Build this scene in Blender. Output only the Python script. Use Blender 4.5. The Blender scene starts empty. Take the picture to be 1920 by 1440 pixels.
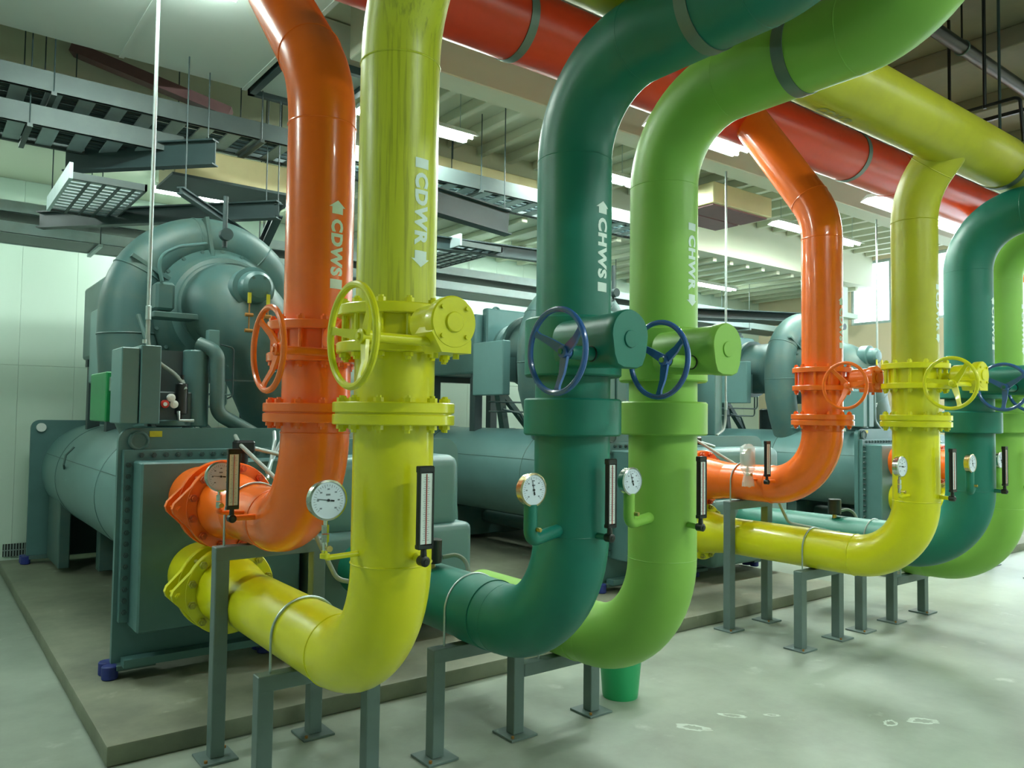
import bpy, bmesh, math, random
from mathutils import Vector, Matrix
random.seed(7)
PI = math.pi
SC = bpy.context.scene
COL = SC.collection

# ------------------------------------------------------------------ camera
cd = bpy.data.cameras.new('camera')
cam = bpy.data.objects.new('camera', cd)
COL.objects.link(cam)
cd.sensor_width = 36.0
cd.lens = 1467.23 / 1920 * 36.0
cd.clip_start = 0.05
CH = 1.8553
_r = Vector((0.7930162, -0.6090630, 0.0129437)); _u = Vector((-0.0355232, -0.0250205, 0.9990556)); _f = Vector((0.6081639, 0.7927271, 0.0414775))
M = Matrix.Identity(4)
for i in range(3):
    M[i][0] = _r[i]; M[i][1] = _u[i]; M[i][2] = -_f[i]
M[2][3] = CH
cam.matrix_world = M
SC.camera = cam
# ------------------------------------------------------------------ world, exposure
SC.view_settings.view_transform = 'Standard'
SC.view_settings.look = 'None'
SC.view_settings.gamma = 1.0
SC.view_settings.use_curve_mapping = False
SC.view_settings.exposure = 0.08
W = bpy.data.worlds.new('world'); SC.world = W; W.use_nodes = True
W.node_tree.nodes['Background'].inputs[0].default_value = (0.80, 0.92, 1.0, 1)
W.node_tree.nodes['Background'].inputs[1].default_value = 6.0
TUBE_E = 130.0            # emission of the fluorescent tubes
LAMP_W = 34.0            # watts of each fluorescent fixture
LAMP_COL = (0.93, 1.0, 0.94)

def lamp(x, y, z, lx, ly, w=None):
    d = bpy.data.lights.new('fluorescent_light', 'AREA'); d.shape = 'RECTANGLE'
    d.size = lx; d.size_y = ly; d.energy = w or LAMP_W; d.color = LAMP_COL
    o = bpy.data.objects.new('fluorescent_light', d); COL.objects.link(o); o.location = (x, y, z)
    return o

# ------------------------------------------------------------------ materials
def lin(c):
    return tuple(((v / 255) / 12.92 if v / 255 <= 0.04045 else ((v / 255 + 0.055) / 1.055) ** 2.4) for v in c)
MATS = {}
def paint(name, rgb, rough=0.35, dirt=0.12, scale=6.0, metal=0.0, dirt_rgb=None, bump=0.03, stretch=(1, 1, 1), coat=0.0, thr=(0.45, 0.75)):
    m = bpy.data.materials.new(name); m.use_nodes = True; nt = m.node_tree; N = nt.nodes; L = nt.links
    b = N['Principled BSDF']
    c = lin(rgb)
    dc = lin(dirt_rgb) if dirt_rgb else tuple(v * 0.55 for v in c)
    tc = N.new('ShaderNodeTexCoord'); mp = N.new('ShaderNodeMapping'); mp.inputs['Scale'].default_value = stretch
    L.new(tc.outputs['Object'], mp.inputs[0])
    n = N.new('ShaderNodeTexNoise'); n.inputs['Scale'].default_value = scale; n.inputs['Detail'].default_value = 6; n.inputs['Roughness'].default_value = 0.62
    L.new(mp.outputs[0], n.inputs['Vector'])
    r = N.new('ShaderNodeMapRange'); r.inputs[1].default_value = thr[0]; r.inputs[2].default_value = thr[1]; r.inputs[3].default_value = 0; r.inputs[4].default_value = dirt
    L.new(n.outputs[0], r.inputs[0])
    mx = N.new('ShaderNodeMix'); mx.data_type = 'RGBA'; mx.inputs[6].default_value = (*c, 1); mx.inputs[7].default_value = (*dc, 1)
    L.new(r.outputs[0], mx.inputs[0]); L.new(mx.outputs[2], b.inputs['Base Color'])
    b.inputs['Roughness'].default_value = rough; b.inputs['Metallic'].default_value = metal; b.inputs['Coat Weight'].default_value = coat
    if bump:
        n2 = N.new('ShaderNodeTexNoise'); n2.inputs['Scale'].default_value = scale * 7; n2.inputs['Detail'].default_value = 3
        L.new(tc.outputs['Object'], n2.inputs['Vector'])
        bp = N.new('ShaderNodeBump'); bp.inputs['Strength'].default_value = bump; bp.inputs['Distance'].default_value = 0.01
        L.new(n2.outputs[0], bp.inputs['Height']); L.new(bp.outputs[0], b.inputs['Normal'])
    MATS[name] = m
    return m
def emis(name, rgb, s):
    m = bpy.data.materials.new(name); m.use_nodes = True
    b = m.node_tree.nodes['Principled BSDF']; b.inputs['Base Color'].default_value = (*lin(rgb), 1)
    b.inputs['Emission Color'].default_value = (*lin(rgb), 1); b.inputs['Emission Strength'].default_value = s
    return m

ORANGE = paint('orange_paint', (250, 112, 26), 0.26, 0.18, 5, coat=0.3)
YELLOW = paint('yellow_paint', (224, 220, 22), 0.30, 0.15, 5, coat=0.2)
YHEAD = paint('dull_yellow_paint', (184, 182, 38), 0.38, 0.35, 3, dirt_rgb=(140, 136, 44))
OBOLT = paint('scuffed_orange_bolt', (206, 84, 30), 0.4, 0.7, 40, dirt_rgb=(120, 70, 50))
YBOLT = paint('scuffed_yellow_bolt', (176, 172, 60), 0.4, 0.7, 40, dirt_rgb=(90, 88, 60))
YDUST = paint('dusty_yellow_paint', (200, 204, 52), 0.36, 0.6, 7, dirt_rgb=(116, 118, 40), stretch=(9, 9, 0.35), thr=(0.5, 0.72))
DGREEN = paint('dark_green_jacket', (14, 112, 96), 0.42, 0.15, 4)
LGREEN = paint('light_green_jacket', (138, 190, 78), 0.42, 0.12, 4)
RED = paint('red_header_paint', (214, 58, 22), 0.32, 0.3, 3)
TEAL = paint('machine_teal', (76, 114, 113), 0.42, 0.35, 3.0, dirt_rgb=(54, 88, 86), thr=(0.4, 0.75))
TEALD = paint('machine_teal_dusty', (62, 96, 94), 0.5, 0.6, 4.0, dirt_rgb=(88, 104, 92), thr=(0.4, 0.7))
TEALL = paint('machine_teal_pale', (90, 128, 127), 0.4, 0.2, 3.0)
BOLTD = paint('machine_bolt_paint', (54, 78, 76), 0.35, 0.5, 30)
DARKM = paint('dark_frame_paint', (46, 66, 68), 0.5, 0.3, 6)
BLACK = paint('black_plastic', (18, 22, 24), 0.35, 0.2, 20)
WHITE = paint('white_plate', (226, 234, 230), 0.5, 0.05, 20, bump=0)
DIALM = paint('dial_face', (222, 232, 246), 0.35, 0.03, 10, bump=0)
GRAD = paint('scale_ink', (120, 128, 142), 0.5, 0, bump=0)
INK = paint('black_ink', (30, 34, 40), 0.5, 0, bump=0)
REDINK = paint('red_alcohol', (190, 40, 30), 0.4, 0, bump=0)
LETTER = paint('white_stencil_paint', (222, 238, 232), 0.5, 0.15, 30, bump=0)
CHROME = paint('steel_bezel', (205, 208, 200), 0.22, 0.1, 20, metal=1.0)
BRASS = paint('brass', (186, 166, 100), 0.35, 0.3, 30, metal=0.9)
PBRASS = paint('tarnished_bezel', (214, 200, 160), 0.25, 0.3, 12, metal=1.0, dirt_rgb=(190, 160, 80))
RUNGM = paint('tray_rung_steel', (160, 176, 180), 0.45, 0.3, 8, metal=0.2)
GALV = paint('galvanised_steel', (176, 190, 188), 0.38, 0.35, 14, metal=0.75, dirt_rgb=(120, 132, 132))
TRAYM = paint('cable_tray_steel', (78, 90, 90), 0.5, 0.35, 8, metal=0.3, dirt_rgb=(90, 104, 100))
TRAYL = paint('zinc_tray_steel', (186, 206, 208), 0.42, 0.25, 8, metal=0.2)
STANDM = paint('grey_stand_paint', (98, 116, 114), 0.42, 0.25, 9)
BLUE = paint('blue_enamel', (54, 98, 172), 0.25, 0.25, 8, dirt_rgb=(22, 92, 124), coat=0.3)
BLUED = paint('blue_rubber', (30, 44, 120), 0.5, 0.2, 8)
BAND = paint('hanger_band', (104, 122, 116), 0.45, 0.3, 10, metal=0.3)
CREAM = paint('cream_ceiling', (206, 210, 188), 0.7, 0.2, 1.2, dirt_rgb=(188, 190, 164), bump=0.05)
DUCTM = paint('pale_duct_board', (196, 206, 200), 0.55, 0.25, 0.8, dirt_rgb=(176, 184, 176))
TAN = paint('tan_duct_board', (206, 196, 150), 0.6, 0.2, 3)
WALLM = paint('wall_panel_paint', (200, 220, 206), 0.55, 0.2, 0.8, dirt_rgb=(186, 208, 194), bump=0.02)
WARMW = paint('warm_wall_paint', (222, 206, 176), 0.6, 0.2, 0.8)
GREENBOX = paint('bright_green_paint', (20, 130, 70), 0.4, 0.3, 8)
BUCKM = paint('green_plastic', (34, 158, 100), 0.35, 0.1, 8)
HOSE = paint('grey_flexible_conduit', (138, 150, 142), 0.4, 0.2, 20)
ROPE = paint('yellow_tag_paint', (196, 190, 30), 0.5, 0.4, 20)
RUST = paint('rusty_steel', (150, 104, 40), 0.6, 0.4, 20)
PURLIN = paint('maroon_beam_paint', (120, 84, 86), 0.6, 0.3, 4)
TUBEM = emis('fluorescent_tube_glow', (236, 255, 244), TUBE_E)
DIFFM = paint('fixture_reflector', (236, 240, 236), 0.4, 0.05)

def concrete(name, a, b2, c3, rough, scale):
    m = bpy.data.materials.new(name); m.use_nodes = True; nt = m.node_tree; N = nt.nodes; L = nt.links
    b = N['Principled BSDF']; tc = N.new('ShaderNodeTexCoord')
    n1 = N.new('ShaderNodeTexNoise'); n1.inputs['Scale'].default_value = scale; n1.inputs['Detail'].default_value = 7; n1.inputs['Roughness'].default_value = 0.65
    n2 = N.new('ShaderNodeTexNoise'); n2.inputs['Scale'].default_value = scale * 4.5; n2.inputs['Detail'].default_value = 5
    n3 = N.new('ShaderNodeTexNoise'); n3.inputs['Scale'].default_value = 2.6; n3.inputs['Detail'].default_value = 8; n3.inputs['Roughness'].default_value = 0.7
    for n in (n1, n2, n3): L.new(tc.outputs['Object'], n.inputs['Vector'])
    cr = N.new('ShaderNodeValToRGB'); cr.color_ramp.elements[0].position = 0.35; cr.color_ramp.elements[1].position = 0.68
    cr.color_ramp.elements[0].color = (*lin(b2), 1); cr.color_ramp.elements[1].color = (*lin(a), 1)
    L.new(n1.outputs[0], cr.inputs[0])
    mr = N.new('ShaderNodeMapRange'); mr.inputs[1].default_value = 0.60; mr.inputs[2].default_value = 0.72; mr.inputs[4].default_value = 0.9
    L.new(n2.outputs[0], mr.inputs[0])
    mr3 = N.new('ShaderNodeMapRange'); mr3.inputs[1].default_value = 0.5; mr3.inputs[2].default_value = 0.7
    L.new(n3.outputs[0], mr3.inputs[0])
    mu = N.new('ShaderNodeMath'); mu.operation = 'MULTIPLY'; L.new(mr.outputs[0], mu.inputs[0]); L.new(mr3.outputs[0], mu.inputs[1])
    mx = N.new('ShaderNodeMix'); mx.data_type = 'RGBA'; L.new(mu.outputs[0], mx.inputs[0]); L.new(cr.outputs[0], mx.inputs[6]); mx.inputs[7].default_value = (*lin(c3), 1)
    L.new(mx.outputs[2], b.inputs['Base Color'])
    rr = N.new('ShaderNodeMapRange'); rr.inputs[3].default_value = rough - 0.1; rr.inputs[4].default_value = rough + 0.15
    L.new(n1.outputs[0], rr.inputs[0]); L.new(rr.outputs[0], b.inputs['Roughness'])
    bp = N.new('ShaderNodeBump'); bp.inputs['Strength'].default_value = 0.12; bp.inputs['Distance'].default_value = 0.02
    L.new(n2.outputs[0], bp.inputs['Height']); L.new(bp.outputs[0], b.inputs['Normal'])
    return m
FLOORM = concrete('polished_floor_concrete', (158, 170, 156), (126, 136, 124), (196, 206, 196), 0.42, 0.9)
PADM = concrete('plinth_concrete', (136, 140, 120), (104, 108, 92), (164, 168, 150), 0.65, 1.3)

# ------------------------------------------------------------------ geometry helpers
ORG = Vector((0, 0, 0))
def frame(ax):
    ax = Vector(ax).normalized()
    h = Vector((0, 0, 1)) if abs(ax.z) < 0.9 else Vector((1, 0, 0))
    u = ax.cross(h).normalized(); v = ax.cross(u).normalized()
    return ax, u, v
class MB:
    def __init__(s): s.bm = bmesh.new()
    def face(s, vs):
        try: return s.bm.faces.new(vs)
        except ValueError: return None
    def box(s, x0, x1, y0, y1, z0, z1, bev=0.0, seg=1):
        V = [s.bm.verts.new(p) for p in ((x0,y0,z0),(x1,y0,z0),(x1,y1,z0),(x0,y1,z0),(x0,y0,z1),(x1,y0,z1),(x1,y1,z1),(x0,y1,z1))]
        F = [s.bm.faces.new([V[i] for i in f]) for f in ((3,2,1,0),(4,5,6,7),(0,1,5,4),(1,2,6,5),(2,3,7,6),(3,0,4,7))]
        if bev > 0:
            E = list({e for f in F for e in f.edges})
            bmesh.ops.bevel(s.bm, geom=E, offset=bev, segments=seg, profile=0.5, affect='EDGES')
        return s
    def rings(s, R, closed_caps=True):
        """R: list of rings, each a list of points"""
        VV = [[s.bm.verts.new(p) for p in r] for r in R]
        n = len(VV[0])
        for a, b in zip(VV, VV[1:]):
            for i in range(n):
                s.face((a[i], a[(i+1) % n], b[(i+1) % n], b[i]))
        if closed_caps:
            s.face(list(reversed(VV[0]))); s.face(VV[-1])
        return s
    def lathe(s, prof, o, ax, n=32, caps=True):
        ax, u, v = frame(ax); o = Vector(o)
        return s.rings([[o + ax*h + (u*math.cos(2*PI*i/n) + v*math.sin(2*PI*i/n))*r for i in range(n)] for r, h in prof], caps)
    def cyl(s, p0, p1, r0, r1=None, n=24, bev=0.0):
        p0 = Vector(p0); p1 = Vector(p1); L = (p1-p0).length; r1 = r0 if r1 is None else r1
        if bev: pr = [(r0-bev, 0), (r0, bev), (r1, L-bev), (r1-bev, L)]
        else: pr = [(r0, 0), (r1, L)]
        return s.lathe(pr, p0, p1-p0, n)
    def tube(s, path, r, n=24, caps=True):
        P = [Vector(p) for p in path]
        R = r if isinstance(r, (list, tuple)) else [r]*len(P)
        T = []
        for i in range(len(P)):
            a = P[max(i-1, 0)]; b = P[min(i+1, len(P)-1)]
            T.append((b-a).normalized())
        ax, u, v = frame(T[0]); rings = []
        for i, p in enumerate(P):
            if i:
                q = T[i-1].rotation_difference(T[i]); u = q @ u
                u = (u - T[i]*u.dot(T[i])).normalized()
            v = T[i].cross(u)
            rings.append([p + (u*math.cos(2*PI*k/n) + v*math.sin(2*PI*k/n))*R[i] for k in range(n)])
        return s.rings(rings, caps)
    def torus(s, c, ax, R, r, n=32, m=8, a0=0, a1=2*PI):
        ax, u, v = frame(ax); c = Vector(c); full = abs(a1-a0-2*PI) < 1e-6
        k = n if full else n+1; VV = []
        for i in range(k):
            a = a0 + (a1-a0)*i/n; d = u*math.cos(a) + v*math.sin(a)
            VV.append([s.bm.verts.new(c + d*(R + r*math.cos(2*PI*j/m)) + ax*r*math.sin(2*PI*j/m)) for j in range(m)])
        for i in range(n):
            a = VV[i]; b = VV[(i+1) % k]
            for j in range(m): s.face((a[j], a[(j+1) % m], b[(j+1) % m], b[j]))
        if not full: s.face(list(reversed(VV[0]))); s.face(VV[-1])
        return s
    def prism(s, pts, w0, w1, o=(0,0,0), U=(1,0,0), V=(0,0,1), Wd=(0,1,0)):
        o = Vector(o); U = Vector(U); V = Vector(V); Wd = Vector(Wd)
        A = [o + U*a + V*b + Wd*w0 for a, b in pts]; B = [o + U*a + V*b + Wd*w1 for a, b in pts]
        return s.rings([A, B])
    def beam(s, a, b, w, h, up=(0, 0, 1)):
        a = Vector(a); b = Vector(b); d = (b-a).normalized(); sd = d.cross(Vector(up)).normalized(); u = sd.cross(d).normalized()
        def q(p): return [p + sd*x*w/2 + u*y*h/2 for x, y in ((-1,-1),(1,-1),(1,1),(-1,1))]
        return s.rings([q(a), q(b)])
    def hexbolt(s, p0, p1, r, hh, rod=None):
        """bolt from p0 to p1 with a hexagon head/nut of height hh outside each end"""
        p0 = Vector(p0); p1 = Vector(p1); d = (p1-p0).normalized()
        s.cyl(p0-d*hh, p0, r, n=6); s.cyl(p1, p1+d*hh, r, n=6)
        s.cyl(p0-d*(hh*1.7), p1+d*(hh*1.5), rod or r*0.55, n=8)
        return s
    def build(s, name, mat, parent=None, ang=35, smooth=True):
        bm = s.bm
        bmesh.ops.recalc_face_normals(bm, faces=bm.faces[:])
        bmesh.ops.translate(bm, verts=bm.verts[:], vec=-ORG)
        me = bpy.data.meshes.new(name); bm.to_mesh(me); bm.free()
        me.materials.append(mat)
        if smooth:
            me.shade_smooth()
            me.set_sharp_from_angle(angle=math.radians(ang))
        o = bpy.data.objects.new(name, me); COL.objects.link(o)
        if parent is not None: o.parent = parent
        else: o.location = ORG
        return o
def share(src, offset, parent, name=None):
    c = src.copy(); COL.objects.link(c); c.parent = parent; c.location = src.location + Vector(offset)
    if name: c.name = name
    return c
def tag(o, label=None, cat=None, group=None, kind=None):
    if label: o['label'] = label
    if cat: o['category'] = cat
    if group: o['group'] = group
    if kind: o['kind'] = kind
    return o
def thing(name, label, cat, loc, group=None):
    global ORG
    ORG = Vector(loc)
    o = bpy.data.objects.new(name, None); o.empty_display_size = 0.1; COL.objects.link(o); o.location = loc
    return tag(o, label, cat, group)
def done():
    global ORG
    ORG = Vector((0, 0, 0))
def copy_tree(o, parent=None, off=(0, 0, 0)):
    c = o.copy(); COL.objects.link(c); c.parent = parent
    if parent is None: c.location = o.location + Vector(off)
    for ch in KIDS(o): copy_tree(ch, c)
    return c
def KIDS(o): return [k for k in COL.objects if k.parent == o]
def fillet(pts, r, step=0.09):
    """polyline with rounded corners; returns path and the list of (point, direction) where straight meets bend"""
    P = [Vector(p) for p in pts]; out = [P[0]]; seams = []
    for i in range(1, len(P)-1):
        a = (P[i-1]-P[i]).normalized(); b = (P[i+1]-P[i]).normalized()
        th = PI - a.angle(b)
        rr = r[i-1] if isinstance(r, (list, tuple)) else r
        t = rr*math.tan(th/2); p0 = P[i]+a*t; p1 = P[i]+b*t
        ctr = P[i] + (a+b).normalized()*(rr/math.cos(th/2))
        n = max(4, int(th/step)); v0 = p0-ctr; ax = v0.cross(p1-ctr).normalized()
        for k in range(n+1):
            out.append(ctr + Matrix.Rotation(th*k/n, 3, ax) @ v0)
        seams += [(p0, -a), (p1, b)]
    out.append(P[-1])
    return out, seams

# ------------------------------------------------------------------ room shell
H_CEIL = 5.4
def struct(name, mb, mat, parent=None, **k):
    o = mb.build(name, mat, parent, **k)
    if parent is None: o['kind'] = 'structure'
    return o
XL, XR, YN, YB = -4.5, 16.0, -4.5, 11.2
struct('floor', MB().box(XL, XR, YN, YB, -0.2, 0), FLOORM, smooth=False)
struct('ceiling', MB().box(XL, XR, 5.86, 8.4, H_CEIL, H_CEIL+0.2), CREAM, smooth=False)
CONCB = paint('bare_ceiling_concrete', (132, 126, 110), 0.8, 0.5, 1.5, dirt_rgb=(104, 100, 88))
struct('ceiling', MB().box(XL, XR, YN, 5.86, H_CEIL, H_CEIL+0.2), CONCB, smooth=False).name = 'ceiling_front'
struct('ceiling', MB().box(XL, XR, 8.4, YB, 4.67, H_CEIL+0.2), CREAM, smooth=False).name = 'ceiling_low'
struct('wall_left', MB().box(XL-0.2, XL, YN, YB, 0, H_CEIL), WALLM, smooth=False)
struct('wall_front', MB().box(XL-0.2, XR+0.2, YN-0.2, YN, 0, H_CEIL), WALLM, smooth=False)
wb = struct('wall_back', MB().box(XL, XR, YB+0.03, YB+0.25, 0, 5.0), WALLM, smooth=False)
# joined wall panels with recessed joints
pa = MB().box(-0.299, 0.299, -0.03, 0, 0.0, 2.396, 0.0015).build('panel', WALLM, wb, smooth=False)
pb = MB().box(-0.299, 0.299, -0.03, 0, 0.0, 2.26, 0.0015).build('panel', WALLM, wb, smooth=False)
for i in range(27):
    x = 0.12 + i*0.6
    if i == 0: p1, p2 = pa, pb
    else: p1, p2 = share(pa, (0, 0, 0), wb), share(pb, (0, 0, 0), wb)
    p1.location = (x, YB+0.03, 0.004); p2.location = (x, YB+0.03, 2.404)
# right end wall with tall openings to the daylight
wr = MB()
wr.box(XR, XR+0.2, YN, YB, 0, 0.9).box(XR, XR+0.2, YN, YB, 5.25, H_CEIL)
wr.box(XR, XR+0.2, 6.3, YB, 0.9, 3.9).box(XR, XR+0.2, 8.9, YB, 3.9, 5.25).box(XR, XR+0.2, YN, 1.0, 0.9, 5.25).box(XR, XR+0.2, 6.2, 6.35, 3.9, 5.25).box(XR, XR+0.2, 3.0, 3.4, 0.9, 5.25)
struct('wall_right', wr, WARMW, smooth=False)
GLASS = bpy.data.materials.new('window_glass'); GLASS.use_nodes = True
gb = GLASS.node_tree.nodes['Principled BSDF']; gb.inputs['Base Color'].default_value = (0.92, 0.97, 0.95, 1); gb.inputs['Roughness'].default_value = 0.03; gb.inputs['Transmission Weight'].default_value = 1.0; gb.inputs['IOR'].default_value = 1.02
def window(i, y0, y1, z0, z1, nx):
    fr = MB(); x0, x1 = XR+0.04, XR+0.12
    fr.box(x0, x1, y0, y1, z0, z0+0.06).box(x0, x1, y0, y1, z1-0.06, z1)
    for k in range(nx+1):
        y = y0 + (y1-y0-0.06)*k/nx
        fr.box(x0, x1, y, y+0.06, z0+0.06, z1-0.06)
    w = struct('window_%d' % i, fr, GALV, smooth=False)
    for k in range(nx):
        ya = y0 + (y1-y0-0.06)*k/nx + 0.06; yb2 = y0 + (y1-y0-0.06)*(k+1)/nx
        MB().box(XR+0.07, XR+0.08, ya, yb2, z0+0.06, z1-0.06).build('pane', GLASS, w, smooth=False)
window(1, 6.36, 8.9, 3.9, 5.25, 3)
window(2, 3.4, 6.2, 0.9, 5.25, 3)
window(3, 1.0, 3.0, 0.9, 5.25, 2)
# pilaster in the far right corner
struct('trim_1', MB().box(14.6, 15.2, 8.5, 9.1, 0, H_CEIL-0.8, 0.01).box(14.4, 15.4, 8.4, 9.2, 3.95, 4.05), WALLM, smooth=False)
# cross beam under the ceiling, behind the red header
struct('trim_2', MB().box(2.9, XR, 5.85, 6.15, 4.92, H_CEIL, 0.01), CREAM, smooth=False)
# ceiling joists running from the beam to the back
jm = None
ceil = bpy.data.objects['ceiling']
for i in range(27):
    x = 3.5 + i*0.47
    if jm is None:
        jm = MB().box(-0.05, 0.05, 0, 2.2, -0.12, 0.0, 0.008).build('joist', CREAM, ceil, smooth=False); jm.location = (x, 6.18, H_CEIL)
        j2 = MB().box(-0.05, 0.05, 0.15, 2.7, -0.07, 0.0, 0.008).build('joist', CREAM, bpy.data.objects['ceiling_low'], smooth=False); j2.location = (x, 8.45, 4.67)
        j3 = MB().box(-0.05, 0.05, 0, 3.8, -0.18, 0.0, 0.008).build('joist', CONCB, bpy.data.objects['ceiling_front'], smooth=False); j3.location = (x, 2.0, H_CEIL)
    else:
        c = share(jm, (0, 0, 0), ceil); c.location = (x, 6.18, H_CEIL)
        c = share(j2, (0, 0, 0), bpy.data.objects['ceiling_low']); c.location = (x, 8.45, 4.67)
        if i % 3 == 0:
            c = share(j3, (0, 0, 0), bpy.data.objects['ceiling_front']); c.location = (x, 2.0, H_CEIL)

# pale scuff marks worn into the floor
SCUFF = paint('pale_floor_scuff', (190, 204, 194), 0.5, 0.8, 14, dirt_rgb=(158, 166, 150), bump=0)
for cx, cy, a, b, ang in ((3.80, 3.12, 0.11, 0.05, -0.9), (4.15, 3.10, 0.10, 0.03, -0.9), (4.36, 2.96, 0.06, 0.02, -0.8), (5.05, 2.35, 0.10, 0.05, -0.7), (4.85, 2.45, 0.06, 0.04, 0.2)):
    m = MB(); n = 26; ro = []; ri = []
    for k in range(n):
        t = 2*PI*k/n; f = random.uniform(0.82, 1.12); g2 = f*random.uniform(0.45, 0.72)
        for L, q in ((ro, f), (ri, g2)):
            x, y = a*q*math.cos(t), b*q*math.sin(t)
            L.append(Vector((cx+x*math.cos(ang)-y*math.sin(ang), cy+x*math.sin(ang)+y*math.cos(ang), 0.0008)))
    m.rings([ro, ri], False).build('scuff_mark', SCUFF, bpy.data.objects['floor'], smooth=False)
# concrete plinths
def plinth(x0, x1, y1, label):
    t = MB().box(x0, x1, 4.56, y1, 0.0, 0.11, 0.012, 2).build('concrete_plinth', PADM)
    return tag(t, label, 'plinth')
plinth(0.87, 8.0, 10.85, 'low worn concrete plinth under the two nearer chillers, front edge behind the pipe stands')
plinth(9.3, 15.2, 10.85, 'low concrete plinth under the farthest chiller at right')

# ------------------------------------------------------------------ lettering wrapped on pipes
def lettering(word, X, Y, R, phi, zt, zb, h, arrow_up, arrow, block, mat, parent):
    """arrow=(z0,z1) block=(z0,z1); reading direction downwards, letter tops to the viewer's right"""
    cu = bpy.data.curves.new('t', 'FONT'); cu.body = word; cu.size = 1.0; cu.offset = 0.05; cu.space_character = 1.12; cu.resolution_u = 3
    to = bpy.data.objects.new('t', cu); COL.objects.link(to)
    dg = bpy.context.evaluated_depsgraph_get()
    me = bpy.data.meshes.new_from_object(to.evaluated_get(dg))
    bpy.data.objects.remove(to)
    xs = [v.co.x for v in me.vertices]; ys = [v.co.y for v in me.vertices]
    ax, bx, ay, by = min(xs), max(xs), min(ys), max(ys)
    bm = bmesh.new(); bm.from_mesh(me)
    for v in bm.verts:
        v.co = Vector(((v.co.x-ax)/(bx-ax)*(zt-zb), ((v.co.y-ay)/(by-ay)-0.5)*h, 0))
    def poly(pts): bm.faces.new([bm.verts.new((zt-z, y, 0)) for z, y in pts])
    poly([(block[0], -h*0.5), (block[1], -h*0.5), (block[1], h*0.5), (block[0], h*0.5)])
    a0, a1 = arrow                      # a0 tail, a1 tip
    am = a0 + (a1-a0)*0.5
    poly([(a0, -h*0.45), (am, -h*0.45), (am, -h*0.68), (a1, 0), (am, h*0.68), (am, h*0.45), (a0, h*0.45)])
    for k in range(-6, 7):
        bmesh.ops.bisect_plane(bm, geom=bm.verts[:]+bm.edges[:]+bm.faces[:], plane_co=(0, k*h/8.0, 0), plane_no=(0, 1, 0))
    for v in bm.verts:
        a = phi + v.co.y/R; z = zt - v.co.x
        v.co = Vector((X + (R+0.0014)*math.cos(a), Y + (R+0.0014)*math.sin(a), z)) - ORG
    m2 = bpy.data.meshes.new('lettering'); bm.to_mesh(m2); bm.free(); m2.materials.append(mat)
    o = bpy.data.objects.new('lettering', m2); COL.objects.link(o); o.parent = parent
    return o

# ------------------------------------------------------------------ pipes
RP, RG = 0.162, 0.183
XY, XO, XD, XG = 1.56, 1.55, 2.56, 3.235
YY, YO, YD, YG = 2.82, 3.573, 2.85, 2.87
ZV = 2.12                      # worm shaft height

def ring_flange(c, ax, R, t, mat, parent, n=12, rb=None, name='flange', inner=None):
    c = Vector(c); ax = Vector(ax).normalized()
    return MB().lathe([(R-0.004, -t/2), (R, -t/2+0.004), (R, t/2-0.004), (R-0.004, t/2)], c, ax, 48).build(name, mat, parent)
def bolt_circle(c, ax, Rb, n, half, r, hh, mat, parent, ph=0.0):
    c = Vector(c); A, u, v = frame(ax)
    for k in range(n):
        a = ph + 2*PI*k/n; p = c + (u*math.cos(a)+v*math.sin(a))*Rb
        MB().hexbolt(p-A*half, p+A*half, r, hh).build('bolt', mat, parent)
def seam(p, d, R, mat, parent, r=0.004):
    MB().torus(p, d, R, r, 48, 6).build('weld_seam', mat, parent)

def gauge_dial(parent, c, R, metal, deg, stem_to):
    """round dial facing -Y"""
    x, y, z = c
    MB().lathe([(R*0.9, 0.0), (R*0.97, -0.004), (R*0.97, -0.03), (R*1.03, -0.034), (R*1.03, -0.042), (R*0.93, -0.046), (R*0.92, -0.040)], (x, y+0.02, z), (0, 1, 0), 40).build('case', metal, parent)
    f = MB().cyl((x, y-0.0215, z), (x, y-0.0195, z), R*0.925, n=40).build('dial', DIALM, parent)
    t = MB(); yy = y-0.0222
    for k in range(28):
        a = math.radians(225-270*k/27); L = 0.10 if k % 3 else 0.16
        d = Vector((math.cos(a), 0, math.sin(a)))
        t.beam(Vector((x, yy, z))+d*R*(0.80-L), Vector((x, yy, z))+d*R*0.80, R*0.018, 0.0006, up=(0, 1, 0))
    for k in range(7):
        a = math.radians(225-270*k/6); d = Vector((math.cos(a), 0, math.sin(a)))
        q = Vector((x, yy, z))+d*R*0.56
        t.beam(q-Vector((R*0.06, 0, 0)), q+Vector((R*0.06, 0, 0)), R*0.07, 0.0006, up=(0, 1, 0))
    t.beam((x-R*0.13, yy, z+R*0.28), (x+R*0.1, yy, z+R*0.28), R*0.09, 0.0006, up=(0, 1, 0))
    t.build('graduation', GRAD, f, smooth=False)
    a = math.radians(deg); d = Vector((math.cos(a), 0, math.sin(a)))
    n = MB().beam(Vector((x, yy-0.002, z))-d*R*0.28, Vector((x, yy-0.002, z))+d*R*0.62, R*0.03, 0.001, up=(0, 1, 0))
    n.beam(Vector((x, yy-0.002, z))-d*R*0.32, Vector((x, yy-0.002, z))-d*R*0.12, R*0.08, 0.001, up=(0, 1, 0)).cyl((x, yy-0.004, z), (x, yy, z), R*0.07, n=12)
    n.build('needle', INK, f, smooth=False)

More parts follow.
